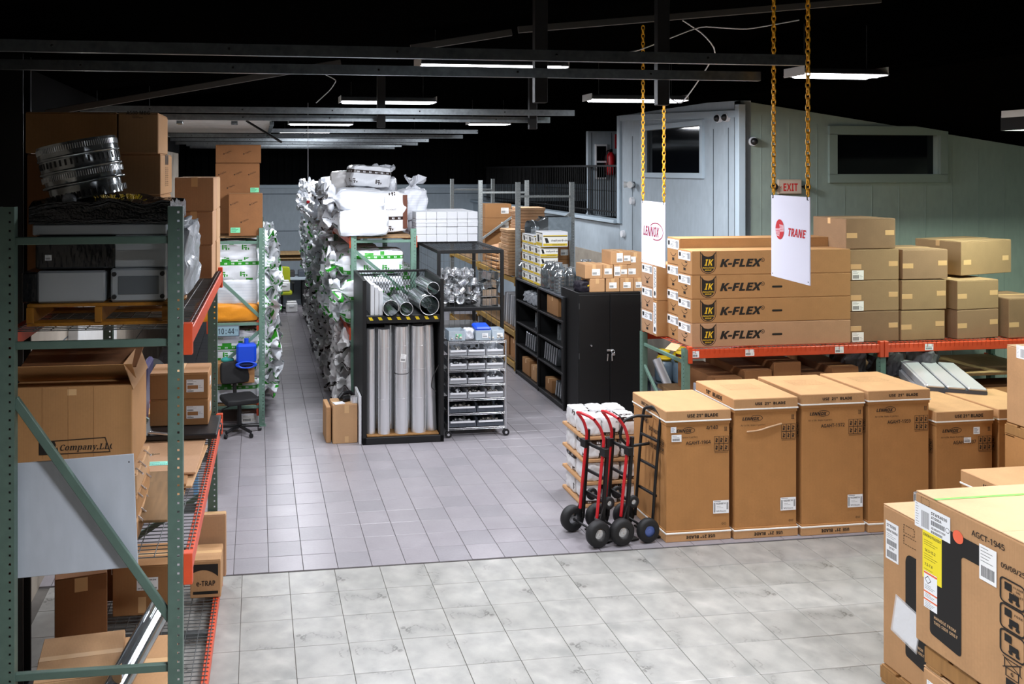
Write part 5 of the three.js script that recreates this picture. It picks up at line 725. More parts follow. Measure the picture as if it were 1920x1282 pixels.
{
  const t = thing('storage_cabinet', 'tall black two-door steel cabinet with a padlock and hanging keys', 'cabinet', [5.13, 0, -4.03]), w = 0.92, h = 1.79, d = 0.7;
  part(t, 'body', cbox(w, h, d, 0.006), M.black, [0, h / 2, -d / 2]);
  for (const s of [-1, 1]) { const dr = part(t, 'door', cbox(w / 2 - 0.012, h - 0.08, 0.02, 0.004), M.black, [s * w / 4, h / 2 + 0.01, 0.011]); for (const y of [-0.7, 0, 0.7]) part(dr, 'hinge', new THREE.CylinderGeometry(0.006, 0.006, 0.08, 8), M.wire, [s * (w / 4 - 0.004), y, 0.012]); }
  const lk = part(t, 'hasp', cbox(0.1, 0.03, 0.012, 0.003), M.chrome, [0.0, 0.98, 0.03]); part(lk, 'shackle', new THREE.TorusGeometry(0.022, 0.005, 8, 20), M.chrome, [0.035, -0.02, 0.012]); part(lk, 'lock_body', cbox(0.045, 0.04, 0.016, 0.004), M.chrome, [0.04, -0.055, 0.012]);
  for (const x of [-0.045, 0.02]) part(lk, 'key', cbox(0.016, 0.1, 0.004, 0.002), M.chrome, [x, -0.1, 0.012], [0, 0, x * 2]);
  part(t, 'door_knob', new THREE.CylinderGeometry(0.012, 0.012, 0.02, 12), M.chrome, [-0.28, 1.05, 0.03], [PI / 2, 0, 0]);
  const q = (l, x, y, w2, h2, d2, z, pr) => carton(l, [w2, h2, d2], [x, 1.79 + y, z], 0, { m: M.card[0], flapX: true, prints: pr, group: 'small cartons on the black cabinet' });
  q('bottom row small carton without label on the black cabinet', 4.97, 0, 0.22, 0.19, 0.34, -4.25, []); q('bottom row small carton with label, second on the black cabinet', 5.2, 0, 0.2, 0.19, 0.34, -4.25, [['labelBar', 'f', 0, 0.09, 0.11]]); q('bottom row small carton with label, third on the black cabinet', 5.41, 0, 0.2, 0.19, 0.34, -4.25, [['labelBar', 'f', 0, 0.09, 0.11]]); q('bottom row small carton at the right end of the black cabinet', 5.6, 0, 0.16, 0.19, 0.34, -4.26, [['labelBar', 'f', 0, 0.09, 0.11]]);
  q('upper row bulging small carton on the left of the black cabinet', 4.92, 0.19, 0.26, 0.2, 0.36, -4.26, [['labelBar', 'f', 0.03, 0.09, 0.12]]); q('upper row small carton, second on the black cabinet', 5.13, 0.19, 0.15, 0.19, 0.34, -4.25, [['labelBar', 'f', 0, 0.1, 0.11]]); q('upper row small carton with two labels on the black cabinet', 5.32, 0.19, 0.2, 0.19, 0.34, -4.26, [['labelTall', 'f', -0.05, 0.1, 0.09], ['labelBar', 'f', 0.05, 0.09, 0.09]]); q('topmost small carton on the black cabinet', 5.33, 0.38, 0.3, 0.19, 0.34, -4.27, [['labelTall', 'f', -0.02, 0.1, 0.09], ['labelBar', 'f', 0.09, 0.09, 0.1]]); q('upper row small carton behind the hanging sign on the black cabinet', 5.55, 0.19, 0.24, 0.36, 0.34, -4.28, [['labelBar', 'f', -0.05, 0.26, 0.11], ['labelBar', 'f', -0.05, 0.09, 0.11]]);
  const b = thing('tool_pouch', 'black and purple soft bag with yellow marks on the cabinet corner', 'bag', [4.82, 1.79, -4.2], 0.2); part(b, 'pouch', sackGeo(0.26, 0.15, 0.2, 80, 0.012), mat(0x17131f, 0.6)); part(b, 'yellow_patch', cbox(0.09, 0.045, 0.006, 0.002), M.yellow, [0.04, 0.085, 0.095], [0, 0, 0.3]); part(b, 'yellow_strap', cbox(0.06, 0.02, 0.04, 0.004), M.yellow, [0.11, 0.02, 0.09], [0, 0, -0.4]);
}
{ // galvanised bay rack behind
  const t = thing('galvanised_rack', 'galvanised bolted rack with gold beams beyond the black shelves', 'rack', [0, 0, 0]), xs = [4.71, 5.69];
  [-7.02, -9.6, -12.2].forEach((z, k) => upright(t, 'upright_frame', ...xs, z, 3.3, M.galvPost, k < 2 ? [[2.1, 2.75]] : [], [3.05, 0.3]));
  for (const y of [0.13, 0.68, 1.62]) for (const x of xs) for (let k = 0; k < 2; k++) beamZ(t, x + (x < 5 ? -0.03 : 0.03), y, -7.04 - 2.58 * k, -9.58 - 2.58 * k, M.gold);
  for (const y of [0.14, 0.69, 1.63]) part(t, 'shelf_board', cbox(0.98, 0.02, 5.1, 0.003), M.ply, [5.2, y, -9.6]);
  // stacked brown trays
  for (let c = 0; c < 2; c++) { const proto = thing('folded_tray', 'brown folded carton tray at the bottom of the ' + (c ? 'taller' : 'lower') + ' stack on the galvanised rack', 'tray', [4.86 + c * 0.26, 1.642, -7.5 - c * 0.25], 0, c ? 'taller stack of folded trays' : 'lower stack of folded trays'); part(proto, 'tray', cbox(0.5, 0.045, 0.5, 0.012), M.card[c ? 4 : 2], [0, 0.023, 0]); part(proto, 'inner_edge', cbox(0.505, 0.012, 0.505, 0.002), M.cardPale, [0, 0.047, 0]); for (let k = 1; k < (c ? 22 : 15); k++) { const q = dup(proto, [4.86 + c * 0.26 + rr(-0.02, 0.02), 1.642 + k * 0.054, -7.5 - c * 0.25 + rr(-0.02, 0.02)], [0, rr(-0.06, 0.06), 0], 'brown folded carton tray, ' + ord(k) + ' up in the ' + (c ? 'taller' : 'lower') + ' stack on the galvanised rack'); } }
  for (let k = 0; k < 5; k++) { const s = solo('kraft_sheet', 'loose kraft sheet on the heap on the galvanised rack, ' + ['lowest', 'second', 'third', 'fourth', 'top'][k], 'cardboard', cbox(0.7, 0.05, 0.6, 0.01), M.card[k % 5], [5.0, 1.672 + k * 0.08, -8.5 - k * 0.05], [0.04 * k, k * 0.15, 0.03 * (k % 2)], 'kraft sheets'); }
  const gA = 'labelled cartons on the galvanised rack'; for (let k = 0; k < 3; k++) carton('labelled carton at right on the galvanised rack, ' + ['lowest', 'middle', 'topmost'][k], [0.5, 0.26, 0.4], [5.5, 1.65 + k * 0.262, -7.45], 0, { m: M.card[3], prints: [['labelBar', 'f', 0.14, 0.13, 0.14]], group: gA });
  for (let k = 0; k < 4; k++) carton('labelled carton at the far bay of the galvanised rack, ' + ['lowest', 'second', 'third', 'topmost'][k], [0.56, 0.29, 0.4], [5.1, 1.65 + k * 0.292, -9.85], 0, { m: M.card[3], prints: [['labelBar', 'f', 0.14, 0.15, 0.16]], group: gA });
  carton('upright kraft carton left of the folded trays', [0.3, 0.5, 0.3], [4.86, 1.65, -8.1], 0, { m: M.card[2] });
  for (let k = 0; k < 6; k++) solo('grille_register', 'white metal grille standing on the gold shelf, ' + ['first', 'second', 'third', 'fourth', 'fifth', 'sixth'][k], 'grille', cbox(0.4, 0.55, 0.03, 0.004), k % 2 ? M.binGrey : M.white, [4.95, 0.985, -7.3 - k * 0.14], [0.12, 0, 0], 'grilles on the gold shelf');
  for (let k = 0; k < 3; k++) carton('brown carton on the lowest gold shelf, ' + ['nearest', 'second', 'third'][k], [0.4, 0.34, 0.4], [4.95, 0.15, -7.4 - k * 0.5], 0, { m: M.card[3], group: gA });
  const tr = thing('transition_duct', 'big square-to-round galvanised transition on the vent cartons', 'duct', [5.18, 2.32, -6.6], 0.1);
  part(tr, 'square_throat', new B().box(0.42, 0.4, 0.004, 0.05, 0.2, 0.2).box(0.42, 0.4, 0.004, 0.05, 0.2, -0.2).box(0.42, 0.004, 0.4, 0.05, 0.4, 0).box(0.42, 0.004, 0.4, 0.05, 0.0, 0).done(), M.galv); part(tr, 'taper', new THREE.CylinderGeometry(0.14, 0.28, 0.2, 4, 1, true).rotateY(PI / 4), M.galv, [-0.22, 0.2, 0], [0, 0, PI / 2]); part(tr, 'round_collar', pipeGeo(0.14, 0.14), M.galv, [-0.3, 0.2, 0], [0, 0, PI / 2]); part(tr, 'bead', new THREE.TorusGeometry(0.142, 0.006, 8, 40), M.steel, [-0.36, 0.2, 0], [0, PI / 2, 0]);
}
// things on the walls
{ const e = thing('exit_sign', 'red EXIT sign on the green wall behind the yellow chains', 'sign', [7.34, 3.19, ZC + 0.004]); part(e, 'housing', cbox(0.34, 0.2, 0.05, 0.008), mat(0xb9a48e, 0.5), [0, 0.1, 0.027]); part(e, 'legend', decalGeo('exit', 0.32, 0.182), M.print, [0, 0.1, 0.0545]); for (const s of [-1, 1]) { part(e, 'lamp_head', new THREE.CylinderGeometry(0.045, 0.03, 0.06, 16), M.wireDark, [s * 0.24, 0.1, 0.05], [PI / 2, 0, 0]); part(e, 'lamp_arm', cbox(0.08, 0.02, 0.02, 0.003), M.wireDark, [s * 0.19, 0.1, 0.03]); } }
const dome = (l, p, r) => { const t = thing('security_camera', l, 'camera', p); part(t, 'mount', new THREE.CylinderGeometry(0.06, 0.06, 0.04, 20), M.white, [0, 0, 0], r); part(t, 'eye', new THREE.SphereGeometry(0.05, 18, 12), M.plasticBlack, [0, 0, 0.03]); };
dome('dome camera at the corner of the green wall', [6.82, 3.9, ZC + 0.02], [PI / 2, 0, 0]);
for (const [z, l] of [[-3.75, 'round black and white camera high on the blue wall, left of the pair'], [-3.55, 'round black and white camera high on the blue wall, right of the pair']]) { const t = thing('security_camera', l, 'camera', [XW - 0.004, 4.24, z]); part(t, 'mount', new THREE.CylinderGeometry(0.06, 0.06, 0.05, 20), M.white, [-0.025, 0, 0], [0, 0, PI / 2]); part(t, 'eye', new THREE.SphereGeometry(0.05, 18, 12), M.plasticBlack, [-0.05, 0, 0]); }
{ const t = thing('emergency_lamp', 'twin-head emergency lamp on the blue wall beside the sign', 'lamp', [XW - 0.004, 3.26, -6.62]); part(t, 'base', cbox(0.03, 0.1, 0.14, 0.005), M.binDark, [-0.016, 0, 0]); for (const s of [-1, 1]) part(t, 'lamp_head', new THREE.CylinderGeometry(0.06, 0.04, 0.08, 18), M.whitePlastic, [-0.08, 0, s * 0.1], [0, s * 0.5, PI / 2]); }
for (const [y, z, l] of [[2.98, -6.62, 'round white alarm puck below the emergency lamp'], [2.38, -7.0, 'small white oval sensor low on the blue wall']]) solo('wall_sensor', l, 'sensor', new THREE.CylinderGeometry(0.06, 0.07, 0.05, 24), M.white, [XW - 0.028, y, z], [0, 0, PI / 2]);
{ const t = thing('fire_extinguisher', 'red fire extinguisher on the landing wall behind the railing', 'extinguisher', [7.4, 3.4, -9.36]); part(t, 'cylinder', lathe([[0, 0], [0.085, 0.01], [0.09, 0.05], [0.09, 0.38], [0.05, 0.46], [0.025, 0.48], [0, 0.48]], 24), M.red); part(t, 'valve', cbox(0.07, 0.06, 0.04, 0.006), M.black, [0, 0.51, 0]); part(t, 'hose', new B().tube([[0, 0.5, 0.02], [-0.1, 0.5, 0.05], [-0.12, 0.35, 0.06], [-0.1, 0.2, 0.07]], 0.012, 20, 8).done(), M.black); solo('warning_plate', 'small red plate high on the landing wall', 'sign', cbox(0.06, 0.3, 0.01, 0.002), M.red, [7.55, 4.1, -9.443]); }

// ---------- hanging signs ----------
function chain(parent, x, y0, y1, z) { const g = new THREE.TorusGeometry(0.017, 0.0055, 6, 14).scale(0.75, 1.35, 1); const n = Math.floor((y1 - y0) / 0.036); for (let i = 0; i < n; i++) part(parent, 'chain_link', g, M.chain, [x, y0 + 0.018 + i * 0.036, z], [0, i % 2 ? PI / 2 : 0, 0]); }
const signs = [['white hanging sign with a red globe logo, on two yellow chains', [3.7, 2.79, 2.35], -0.12, [['signGlobe', -0.135, 0.33, 0.13], ['signWord', 0.1, 0.32, 0.26]], 4.86], ['white hanging sign with a red oval logo, on two yellow chains', [3.68, 2.68, 0.38], -0.05, [['signOval', 0, 0.3, 0.46]], 4.86]];
for (const [label, pos, a, logos, top] of signs) {
  const t = thing('hanging_sign', label, 'sign', pos, -PI / 2 + a), w = 0.52, h = 0.56;
  part(t, 'board', cbox(w, h, 0.006, 0.001), mat(0xe6e5f4, 0.4), [0, h / 2, 0]);
  for (const [id, x, y, ww] of logos) part(t, 'logo', decalGeo(id, ww, ww * rects[id][3] / rects[id][2]), M.print, [x, y, 0.0045]);
  for (const s of [-1, 1]) { part(t, 'hook', new B().tube([[s * 0.23, h - 0.02, 0.004], [s * 0.23, h + 0.012, 0.006], [s * 0.23, h + 0.02, 0]], 0.003, 10, 6).done(), M.black); chain(t, s * 0.23, h + 0.01, top - pos[1], 0); for (const y of [0.02, h - 0.02]) part(t, 'grommet', new THREE.CylinderGeometry(0.004, 0.004, 0.008, 8), M.hole, [s * 0.24, y, 0], [PI / 2, 0, 0]); }
}

// ---------- right pallet rack ----------
const RZ = -1.75;
{
  const t = thing('pallet_rack', 'green and orange pallet rack behind the tall cartons, insulation cartons on top', 'rack', [0, 0, 0]), D = 1.1;
  for (const x of [5.09, 7.56, 10.05]) {
    const u = new THREE.Group(); u.name = 'upright_frame'; u.position.set(x, 0, 0); t.add(u);
    for (const z of [RZ, RZ - D]) { const p = part(u, 'post', postGeo(1.46), M.rackGreen2, [0, 0, z], [0, PI / 2, 0]); p.rotation.y = -PI / 2; part(u, 'post_face', cbox(0.07, 1.45, 0.003, 0.001), M.rackGreen2, [0, 0.73, z + 0.036]); }
    const b = (a, c) => part(u, 'brace', new B().geo(strut([a[0] - RZ, a[1], 0], [c[0] - RZ, c[1], 0], 0.04, 0.03), [0, 0, RZ], [0, -PI / 2, 0]).done(), M.rackGreen2);
    b([RZ, 1.3], [RZ - D, 1.3]); b([RZ, 0.25], [RZ - D, 1.05]);
    for (let y = 0.08; y < 1.42; y += 0.05) part(u, 'slot', cbox(0.012, 0.02, 0.004, 0.001), M.hole, [0.015, y, RZ + 0.037]);
  }
  for (const [x0, x1] of [[5.12, 7.53], [7.59, 10.02]]) for (const y of x0 > 6 ? [1.455, 1.0] : [1.455]) for (const z of [RZ + 0.03, RZ - D - 0.03]) { if (y < 1.2 && z > RZ) continue; part(t, 'shelf_beam', cbox(x1 - x0, 0.1, 0.045, 0.004), M.orange, [(x0 + x1) / 2, y - 0.05, z]); for (const x of [x0, x1]) part(t, 'beam_connector', cbox(0.05, 0.19, 0.05, 0.003), M.orange, [x, y - 0.06, z + 0.004]); }
  for (const [x0, x1] of [[5.12, 7.53], [7.59, 10.02]]) { const b = new B(); for (let x = x0; x < x1; x += 0.06) { b.bar([x, 1.462, RZ + 0.05], [x, 1.462, RZ - D - 0.03], 0.003, 4); b.bar([x, 1.462, RZ + 0.055], [x, 1.41, RZ + 0.055], 0.003, 4); } for (let z = RZ; z > RZ - D; z -= 0.1) b.bar([x0, 1.468, z], [x1, 1.468, z], 0.003, 4); part(t, 'wire_deck', b.done(), M.orange); }
  part(t, 'low_shelf_board', cbox(2.4, 0.03, 1.0, 0.003), M.woodPale, [8.8, 1.015, RZ - 0.6]);
  for (const [x, id] of [[5.17, 'labelSmall'], [5.85, 'labelBar'], [6.98, 'labelBar'], [8.15, 'labelSmall']]) part(t, 'beam_label', decalGeo(id, 0.11, 0.075), M.print, [x, 1.405, RZ + 0.0545]);
}
const Y0 = 1.472;
{ // foam insulation cartons
  const kf = (label, [w, h, d], pos, ry, o = {}) => { const t = carton(label, [w, h, d], pos, ry, { m: o.m ?? M.card[1], tape: false, name: 'insulation_carton', group: o.group, flapX: false });
    if (o.front) { stick(t, 'printed_shield', 'shield', 'f', [w, h, d], -w / 2 + 0.2, h / 2, 0.2, h * 0.96); stick(t, 'printed_brand', 'kflex', 'f', [w, h, d], -w / 2 + 0.62, h / 2, 0.58, h * 0.44); stick(t, 'printed_dash', 'dash', 'f', [w, h, d], -w / 2 + 1.06, h / 2 - 0.01, 0.14, 0.034); }
    stick(t, 'paper_label', 'endLabel', 'l', [w, h, d], -0.005, h * 0.76, 0.29, h * 0.36); stick(t, 'printed_face', 'endFace', 'l', [w, h, d], 0.0, h * 0.28, 0.2, h * 0.4); if (o.front) part(t, 'tab_slot', cbox(0.004, 0.012, 0.05, 0.001), M.hole, [-w / 2 - 0.001, h * 0.5, d * 0.1]); return t; };
  const names = ['lowest', 'second from below', 'third from below', 'topmost'];
  for (let k = 0; k < 4; k++) kf('long insulation carton with shield logo at the rack front, ' + names[k], [2.0, 0.276, 0.34], [6.165, Y0 + k * 0.278, RZ - 0.17], 0, { front: true, m: k === 0 ? M.card[4] : M.card[1], group: 'front insulation cartons' });
  for (let k = 0; k < 4; k++) kf('plain long insulation carton hidden behind the front stack, ' + names[k], [2.0, k === 3 ? 0.32 : 0.3, 0.32], [6.2, Y0 + k * 0.302, RZ - 0.52], 0, { group: 'back insulation cartons' });
  for (let k = 0; k < 3; k++) kf('insulation carton end in the rear left stack beside the cabinet, ' + names[k], [1.0, 0.29, 0.34], [5.56, Y0 + k * 0.292, RZ - 0.93], 0, { m: M.card[4], group: 'rear left insulation cartons' });
  for (let k = 0; k < 2; k++) { const t = carton('narrow upright carton with side label between the insulation stacks, ' + (k ? 'upper' : 'lower'), [0.4, 0.44, 0.1], [5.26 - 0.0 * k, Y0 + k * 0.442, RZ - 0.72], 0, { m: M.card[1], tape: false }); stick(t, 'paper_label', 'endSide', 'l', [0.4, 0.44, 0.1], 0, 0.22, 0.08, 0.38); }
  const fl = solo('torn_flap', 'torn cardboard flap hanging off the rack corner', 'cardboard', cbox(0.34, 0.006, 0.12, 0.002), M.cardPale, [5.0, 1.46, RZ - 0.12], [0.2, 0.9, -0.12]);
}
{ // plain cartons, taped
  const tp = [[-0.24, 0.11, 0.14, 0.06], [0.24, 0.14, 0.12, 0.06]], P = (l, x, y, w = 0.63, h = 0.36, z = RZ - 0.33, ry = 0, lab) => carton(l, [w, h, 0.6], [x, Y0 + y, z], ry, { m: M.cardGrey[Math.floor(rnd() * 3)], tape: true, tapeF: tp.map(([a, b, c, d]) => [a * w / 0.63, b + 0.05, c, d]), prints: lab ? [['labelBar', 'f', -0.22, 0.06, 0.15]] : [], group: 'plain taped cartons on the right rack' });
  const nm = ['bottom', 'middle', 'upper'];
  for (let k = 0; k < 3; k++) P('greyish carton with barcode label next to the insulation cartons, ' + nm[k], 7.5, k * 0.368, 0.64, 0.362, RZ - 0.33, 0, true);
  P('lone carton on top with pale printed side, highest on the right rack', 7.46, 1.105, 0.66, 0.36, RZ - 0.35, 0.02);
  for (let k = 0; k < 3; k++) P('greyish carton in the second plain column, ' + nm[k], 8.14 + 0.02 * k, k * 0.366, 0.6, 0.355, RZ - 0.34, 0.03 - 0.02 * k);
  for (let k = 0; k < 2; k++) P('greyish carton in the low third column, ' + ['lower', 'upper'][k], 8.86, k * 0.356, 0.62, 0.35, RZ - 0.34, 0.1);
  P('carton at the right end standing on its side, lower', 9.55, 0, 0.6, 0.48, RZ - 0.3, 0.04); P('carton with small white sticker at the right end, upper', 9.2, 0.74, 0.95, 0.42, RZ - 0.62, 0.25);
  for (let k = 0; k < 3; k++) P('thin rear carton with pale tape behind the third column, ' + nm[k], 8.7, k * 0.34, 0.5, 0.3, RZ - 0.75, 0);
}
// under the right rack
{
  for (let k = 0; k < 6; k++) { const s = thing('foil_board', 'silver foil-faced panel bundle under the right rack, ' + ['lowest', 'second', 'third', 'fourth', 'fifth', 'topmost'][k], 'panel', [7.85 + 0.03 * (k % 2), 0.62 + k * 0.1, -1.2], -0.5, 'foil panels'); part(s, 'core', cbox(0.56, 0.07, 1.3, 0.006), M.binDark, [0, 0.035, 0]); for (const x of [-0.19, 0, 0.19]) part(s, 'foil_edge', cbox(0.17, 0.03, 1.32, 0.012), M.foil, [x, 0.083, 0]); part(s, 'foil_side', cbox(0.02, 0.08, 1.31, 0.004), M.foil, [-0.285, 0.05, 0]); }
  const st = thing('panel_trestle', 'dark trestle crate carrying the foil panels', 'trestle', [7.85, 0, -1.2], -0.5); part(st, 'crate', cbox(0.5, 0.6, 1.2, 0.01), M.cardDark, [0, 0.3, 0]);
  for (let k = 0; k < 3; k++) { const b = thing('grey_sack', 'dark grey stuffed sack under the right rack, ' + ['left', 'middle', 'right'][k], 'bag', [7.35 + k * 0.42, 1.031, -2.05 + k * 0.1], 0.3 * k, 'grey sacks'); part(b, 'sack', sackGeo(0.3, 0.32, 0.3, 90 + k, 0.03), mat(0x4a4a4c, 0.35, { bumpMap: texFilm, bumpScale: 0.01 })); }
  carton('white carton on the pale low shelf of the right rack', [0.36, 0.16, 0.3], [8.45, 1.031, -2.3], 0.05, { m: M.white, tape: false });
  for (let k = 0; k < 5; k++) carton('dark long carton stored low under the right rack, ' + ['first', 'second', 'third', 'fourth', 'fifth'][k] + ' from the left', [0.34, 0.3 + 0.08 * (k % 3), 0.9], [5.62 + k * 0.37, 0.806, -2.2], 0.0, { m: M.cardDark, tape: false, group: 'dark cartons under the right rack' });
  const pl = thing('low_platform', 'wooden platform under the dark long cartons', 'platform', [6.34, 0, -2.3]); part(pl, 'deck', cbox(2.2, 0.05, 0.95, 0.005), M.ply, [0, 0.78, 0]); for (const x of [-1.0, 0, 1.0]) part(pl, 'support', cbox(0.1, 0.75, 0.9, 0.005), M.ply, [x, 0.377, 0]);
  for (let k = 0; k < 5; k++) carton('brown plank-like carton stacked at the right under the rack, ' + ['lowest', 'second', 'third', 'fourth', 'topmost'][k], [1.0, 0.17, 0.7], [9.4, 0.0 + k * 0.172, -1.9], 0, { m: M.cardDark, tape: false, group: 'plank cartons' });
  const sh = solo('translucent_sheet', 'pale translucent sheet standing at the left end of the rack', 'sheet', cbox(0.02, 0.62, 0.9, 0.003), mat(0xa9aebb, 0.4), [5.48, 0.72, -1.5], [0, 0.5, 0]);
  [[6.1, -4.35], [6.3, -4.2], [6.42, -4.5]].forEach(([x, z], k) => { const b = thing('refrigerant_tank', 'grey-blue gas cylinder with yellow cap behind the rack end, ' + ['left', 'front right', 'back right'][k], 'tank', [x, 0.42, z], 0, 'gas cylinders'); part(b, 'vessel', lathe([[0, 0], [0.1, 0], [0.13, 0.04], [0.13, 0.24], [0.1, 0.31], [0.04, 0.34], [0, 0.34]], 28), M.tank); part(b, 'cap', lathe([[0, 0.33], [0.11, 0.33], [0.1, 0.36], [0.085, 0.37], [0.085, 0.47], [0, 0.475]], 24), M.yellow); part(b, 'warning_band', lathe([[0.0865, 0.4], [0.0865, 0.44]], 24), mat(0x4a1810, 0.5)); });
  const tb = thing('tank_bench', 'low grey bench under the gas cylinders', 'bench', [6.28, 0, -4.35]); part(tb, 'bench_top', cbox(0.64, 0.04, 0.64, 0.004), M.binDark, [0, 0.4, 0]); for (const x of [-0.28, 0.28]) for (const z of [-0.28, 0.28]) part(tb, 'leg', cbox(0.04, 0.38, 0.04, 0.003), M.binDark, [x, 0.19, z]);
  const pp = thing('loose_pipe', 'short shiny pipe leaning beside the gas cylinders', 'pipe', [6.0, 0.03, -3.5]); pp.rotation.set(-0.35, 0, 0.3); part(pp, 'shell', pipeGeo(0.06, 0.95), M.stainless);
}
// ---------- tall furnace cartons ----------
function furnace(label, x0, x1, h, zf, o = {}) {
  const w = x1 - x0 - 0.012, d = 0.74, t = thing('furnace_carton', label, 'box', [(x0 + x1) / 2, 0, zf - d / 2], 0.0, 'tall equipment cartons'), S3 = [w - 0.02, h, d - 0.02];
  part(t, 'box_body', cbox(w - 0.02, h - 0.03, d - 0.02, 0.005), M.furnace, [0, h / 2, 0]);
  part(t, 'lid', cbox(w, 0.1, d, 0.006), M.furnaceLid, [0, h - 0.05, 0]); part(t, 'lid_skirt', cbox(w - 0.008, 0.04, d - 0.008, 0.003), M.furnace, [0, h - 0.118, 0]);
  part(t, 'base_tray', cbox(w, 0.075, d, 0.005), M.furnaceLid, [0, 0.0375, 0]); part(t, 'tray_skirt', cbox(w - 0.008, 0.03, d - 0.008, 0.003), M.furnace, [0, 0.09, 0]);
  for (const y of [h - 0.1, 0.082]) part(t, 'strap', cbox(w + 0.006, 0.014, d + 0.006, 0.002), M.strap, [0, y, 0]);
  const lf = [w, h, d], bl = o.wide ? 'blade21w' : 'blade21';
  stick(t, 'lid_lettering', bl, 'f', lf, 0.04, h - 0.05, 0.32); stick(t, 'lid_lettering', o.left18 ? 'blade18' : bl, 'l', lf, 0, h - 0.05, 0.32); stick(t, 'tray_lettering', bl, 'f', lf, 0.02, 0.042, 0.3, 0.036, PI);
  stick(t, 'printed_logo', 'ovalBlack', 'f', S3, -0.14, h - 0.19, 0.22, 0.064); stick(t, 'printed_slogan', 'tagline', 'f', S3, -0.13, h - 0.255, 0.26); stick(t, 'printed_arrows', 'arrows', 'f', S3, w / 2 - 0.05, h - 0.19, 0.035); stick(t, 'printed_icons', 'icons', 'f', S3, w / 2 - 0.095, h - 0.34, 0.15);
  if (o.hand) stick(t, 'handwriting', o.hand, 'f', S3, 0.0, h - 0.31, 0.26); for (const [id, u, v, ww] of o.extra ?? []) stick(t, id.startsWith('label') ? 'paper_label' : 'print', id, 'f', S3, u, v, ww);
  stick(t, 'paper_label', 'labelWr', 'f', S3, w / 2 - 0.1, 0.31, 0.16); stick(t, 'printed_seal', 'seal', 'f', S3, w / 2 - 0.07, 0.15, 0.05);
  stick(t, 'printed_warning', 'doNot', 'l', S3, 0.1, h * 0.72, 0.3); stick(t, 'printed_logo', 'ovalBlack', 'l', S3, -0.1, h - 0.2, 0.2); stick(t, 'printed_icons', 'icons', 'l', S3, 0.26, h - 0.36, 0.13);
  if (o.grid) stick(t, 'top_print', 'topGrid', 't', lf, -0.02, 0.05, 0.34); return t;
}
furnace('shorter tall carton at the left end, hand trucks leaning by it', 4.02, 4.69, 1.24, -0.08, { hand: 'hand1964', extra: [['labelSmall', -0.22, 0.98, 0.1], ['labelQ', -0.25, 1.06, 0.055], ['hand440', 0.14, 1.07, 0.13]] });
furnace('tall carton with a strip of torn tape, second from the left', 4.7, 5.37, 1.335, -0.06, { wide: true, left18: true, grid: true }).add((() => { const m = shade(new THREE.Mesh(new B().tube([[-0.2, 1.02, 0.366], [-0.08, 1.03, 0.37], [0.04, 1.06, 0.37], [0.16, 1.085, 0.366]], 0.008, 24, 6).done(), M.clearTape)); m.name = 'peeling_tape'; return m; })());
furnace('tall carton marked 1972 by hand, third from the left', 5.38, 6.06, 1.36, -0.04, { wide: true, hand: 'hand1972', grid: true });
furnace('tall carton marked 1959 by hand, fourth from the left', 6.07, 6.75, 1.375, -0.02, { wide: true, hand: 'hand1959', grid: true });
furnace('lower carton with two crooked white stickers, fifth in the row', 6.78, 7.43, 1.15, 0.0, { hand: 'hand1937', extra: [['labelSmall', 0.03, 0.86, 0.08], ['labelQ', 0.13, 0.95, 0.07]] });
furnace('lower carton at the right end of the row, one white sticker', 7.47, 8.12, 1.15, 0.0, { extra: [['labelSmall', -0.08, 0.96, 0.1]] });
furnace('tall carton standing alone behind the foreground cartons', 5.52, 6.18, 1.235, 2.45, { wide: true });
// ---------- foreground heat pump cartons ----------
function pump(label, [w, h, d], pos, ry, o) {
  const t = thing('heat_pump_carton', label, 'box', pos, ry), S3 = [w, h, d]; part(t, 'box_body', cbox(w, h - 0.008, d, 0.008), o.m ?? M.card[0], [0, (h - 0.008) / 2, 0]);
  for (const s of [-1, 1]) part(t, 'top_flap', cbox(w - 0.006, 0.008, d / 2 - 0.003, 0.003), M.cardPale, [0, h - 0.004, s * d / 4]);
  for (const [id, u, v, ww, hh] of o.left) stick(t, id.startsWith('label') ? 'paper_label' : id === 'energy' ? 'energy_label' : 'print', id, 'l', S3, u, v, ww, hh);
  if (o.band) part(t, 'green_strap', cbox(w + 0.006, 0.004, 0.016, 0.001), mat(0x6ab04a, 0.4), [0, h + 0.002, o.band]); for (const [u, v, ww, hh, r] of o.pouch ?? []) { const m = part(t, 'document_pouch', cbox(ww, hh, 0.004, 0.0015), M.film, [-w / 2 - 0.003, v, u], null, 'clear document pouch'); m.rotation.order = 'YXZ'; m.rotation.set(0, -PI / 2, r); const m2 = part(t, 'folded_papers', cbox(ww * 0.9, hh * 0.9, 0.002, 0.0005), M.white, [-w / 2 - 0.0018, v, u]); m2.rotation.order = 'YXZ'; m2.rotation.set(0, -PI / 2, r); }
  return t;
}
const H2 = 0.8;
pallet('floor_pallet', 'pallet on the floor under the left foreground carton', 0.95, 1.0, [4.945, 0, 2.7], 0); 
pump('foreground carton with a clear pouch, behind the bigger labelled one', [0.92, 1.1, 0.98], [4.945, 0.122, 2.7], 0, { left: [['labelUnit2', -0.4, 0.87, 0.12, 0.26], ['dashBox', -0.2, 0.97, 0.2, 0.14], ['bracket', -0.1, 0.5, 0.36, 0.72]], pouch: [[-0.27, 0.38, 0.24, 0.27, -0.18]] });
pallet('floor_pallet', 'pallet on the floor under the stacked foreground cartons', 1.0, 1.1, [4.19, 0, 4.05], 0); pump('lower carton of the stacked pair at the bottom right corner', [0.98, 0.78, 1.08], [4.19, 0.122, 4.05], 0, { left: [['labelUnit', -0.4, 0.66, 0.22], ['energy', -0.42, 0.42, 0.12]] });
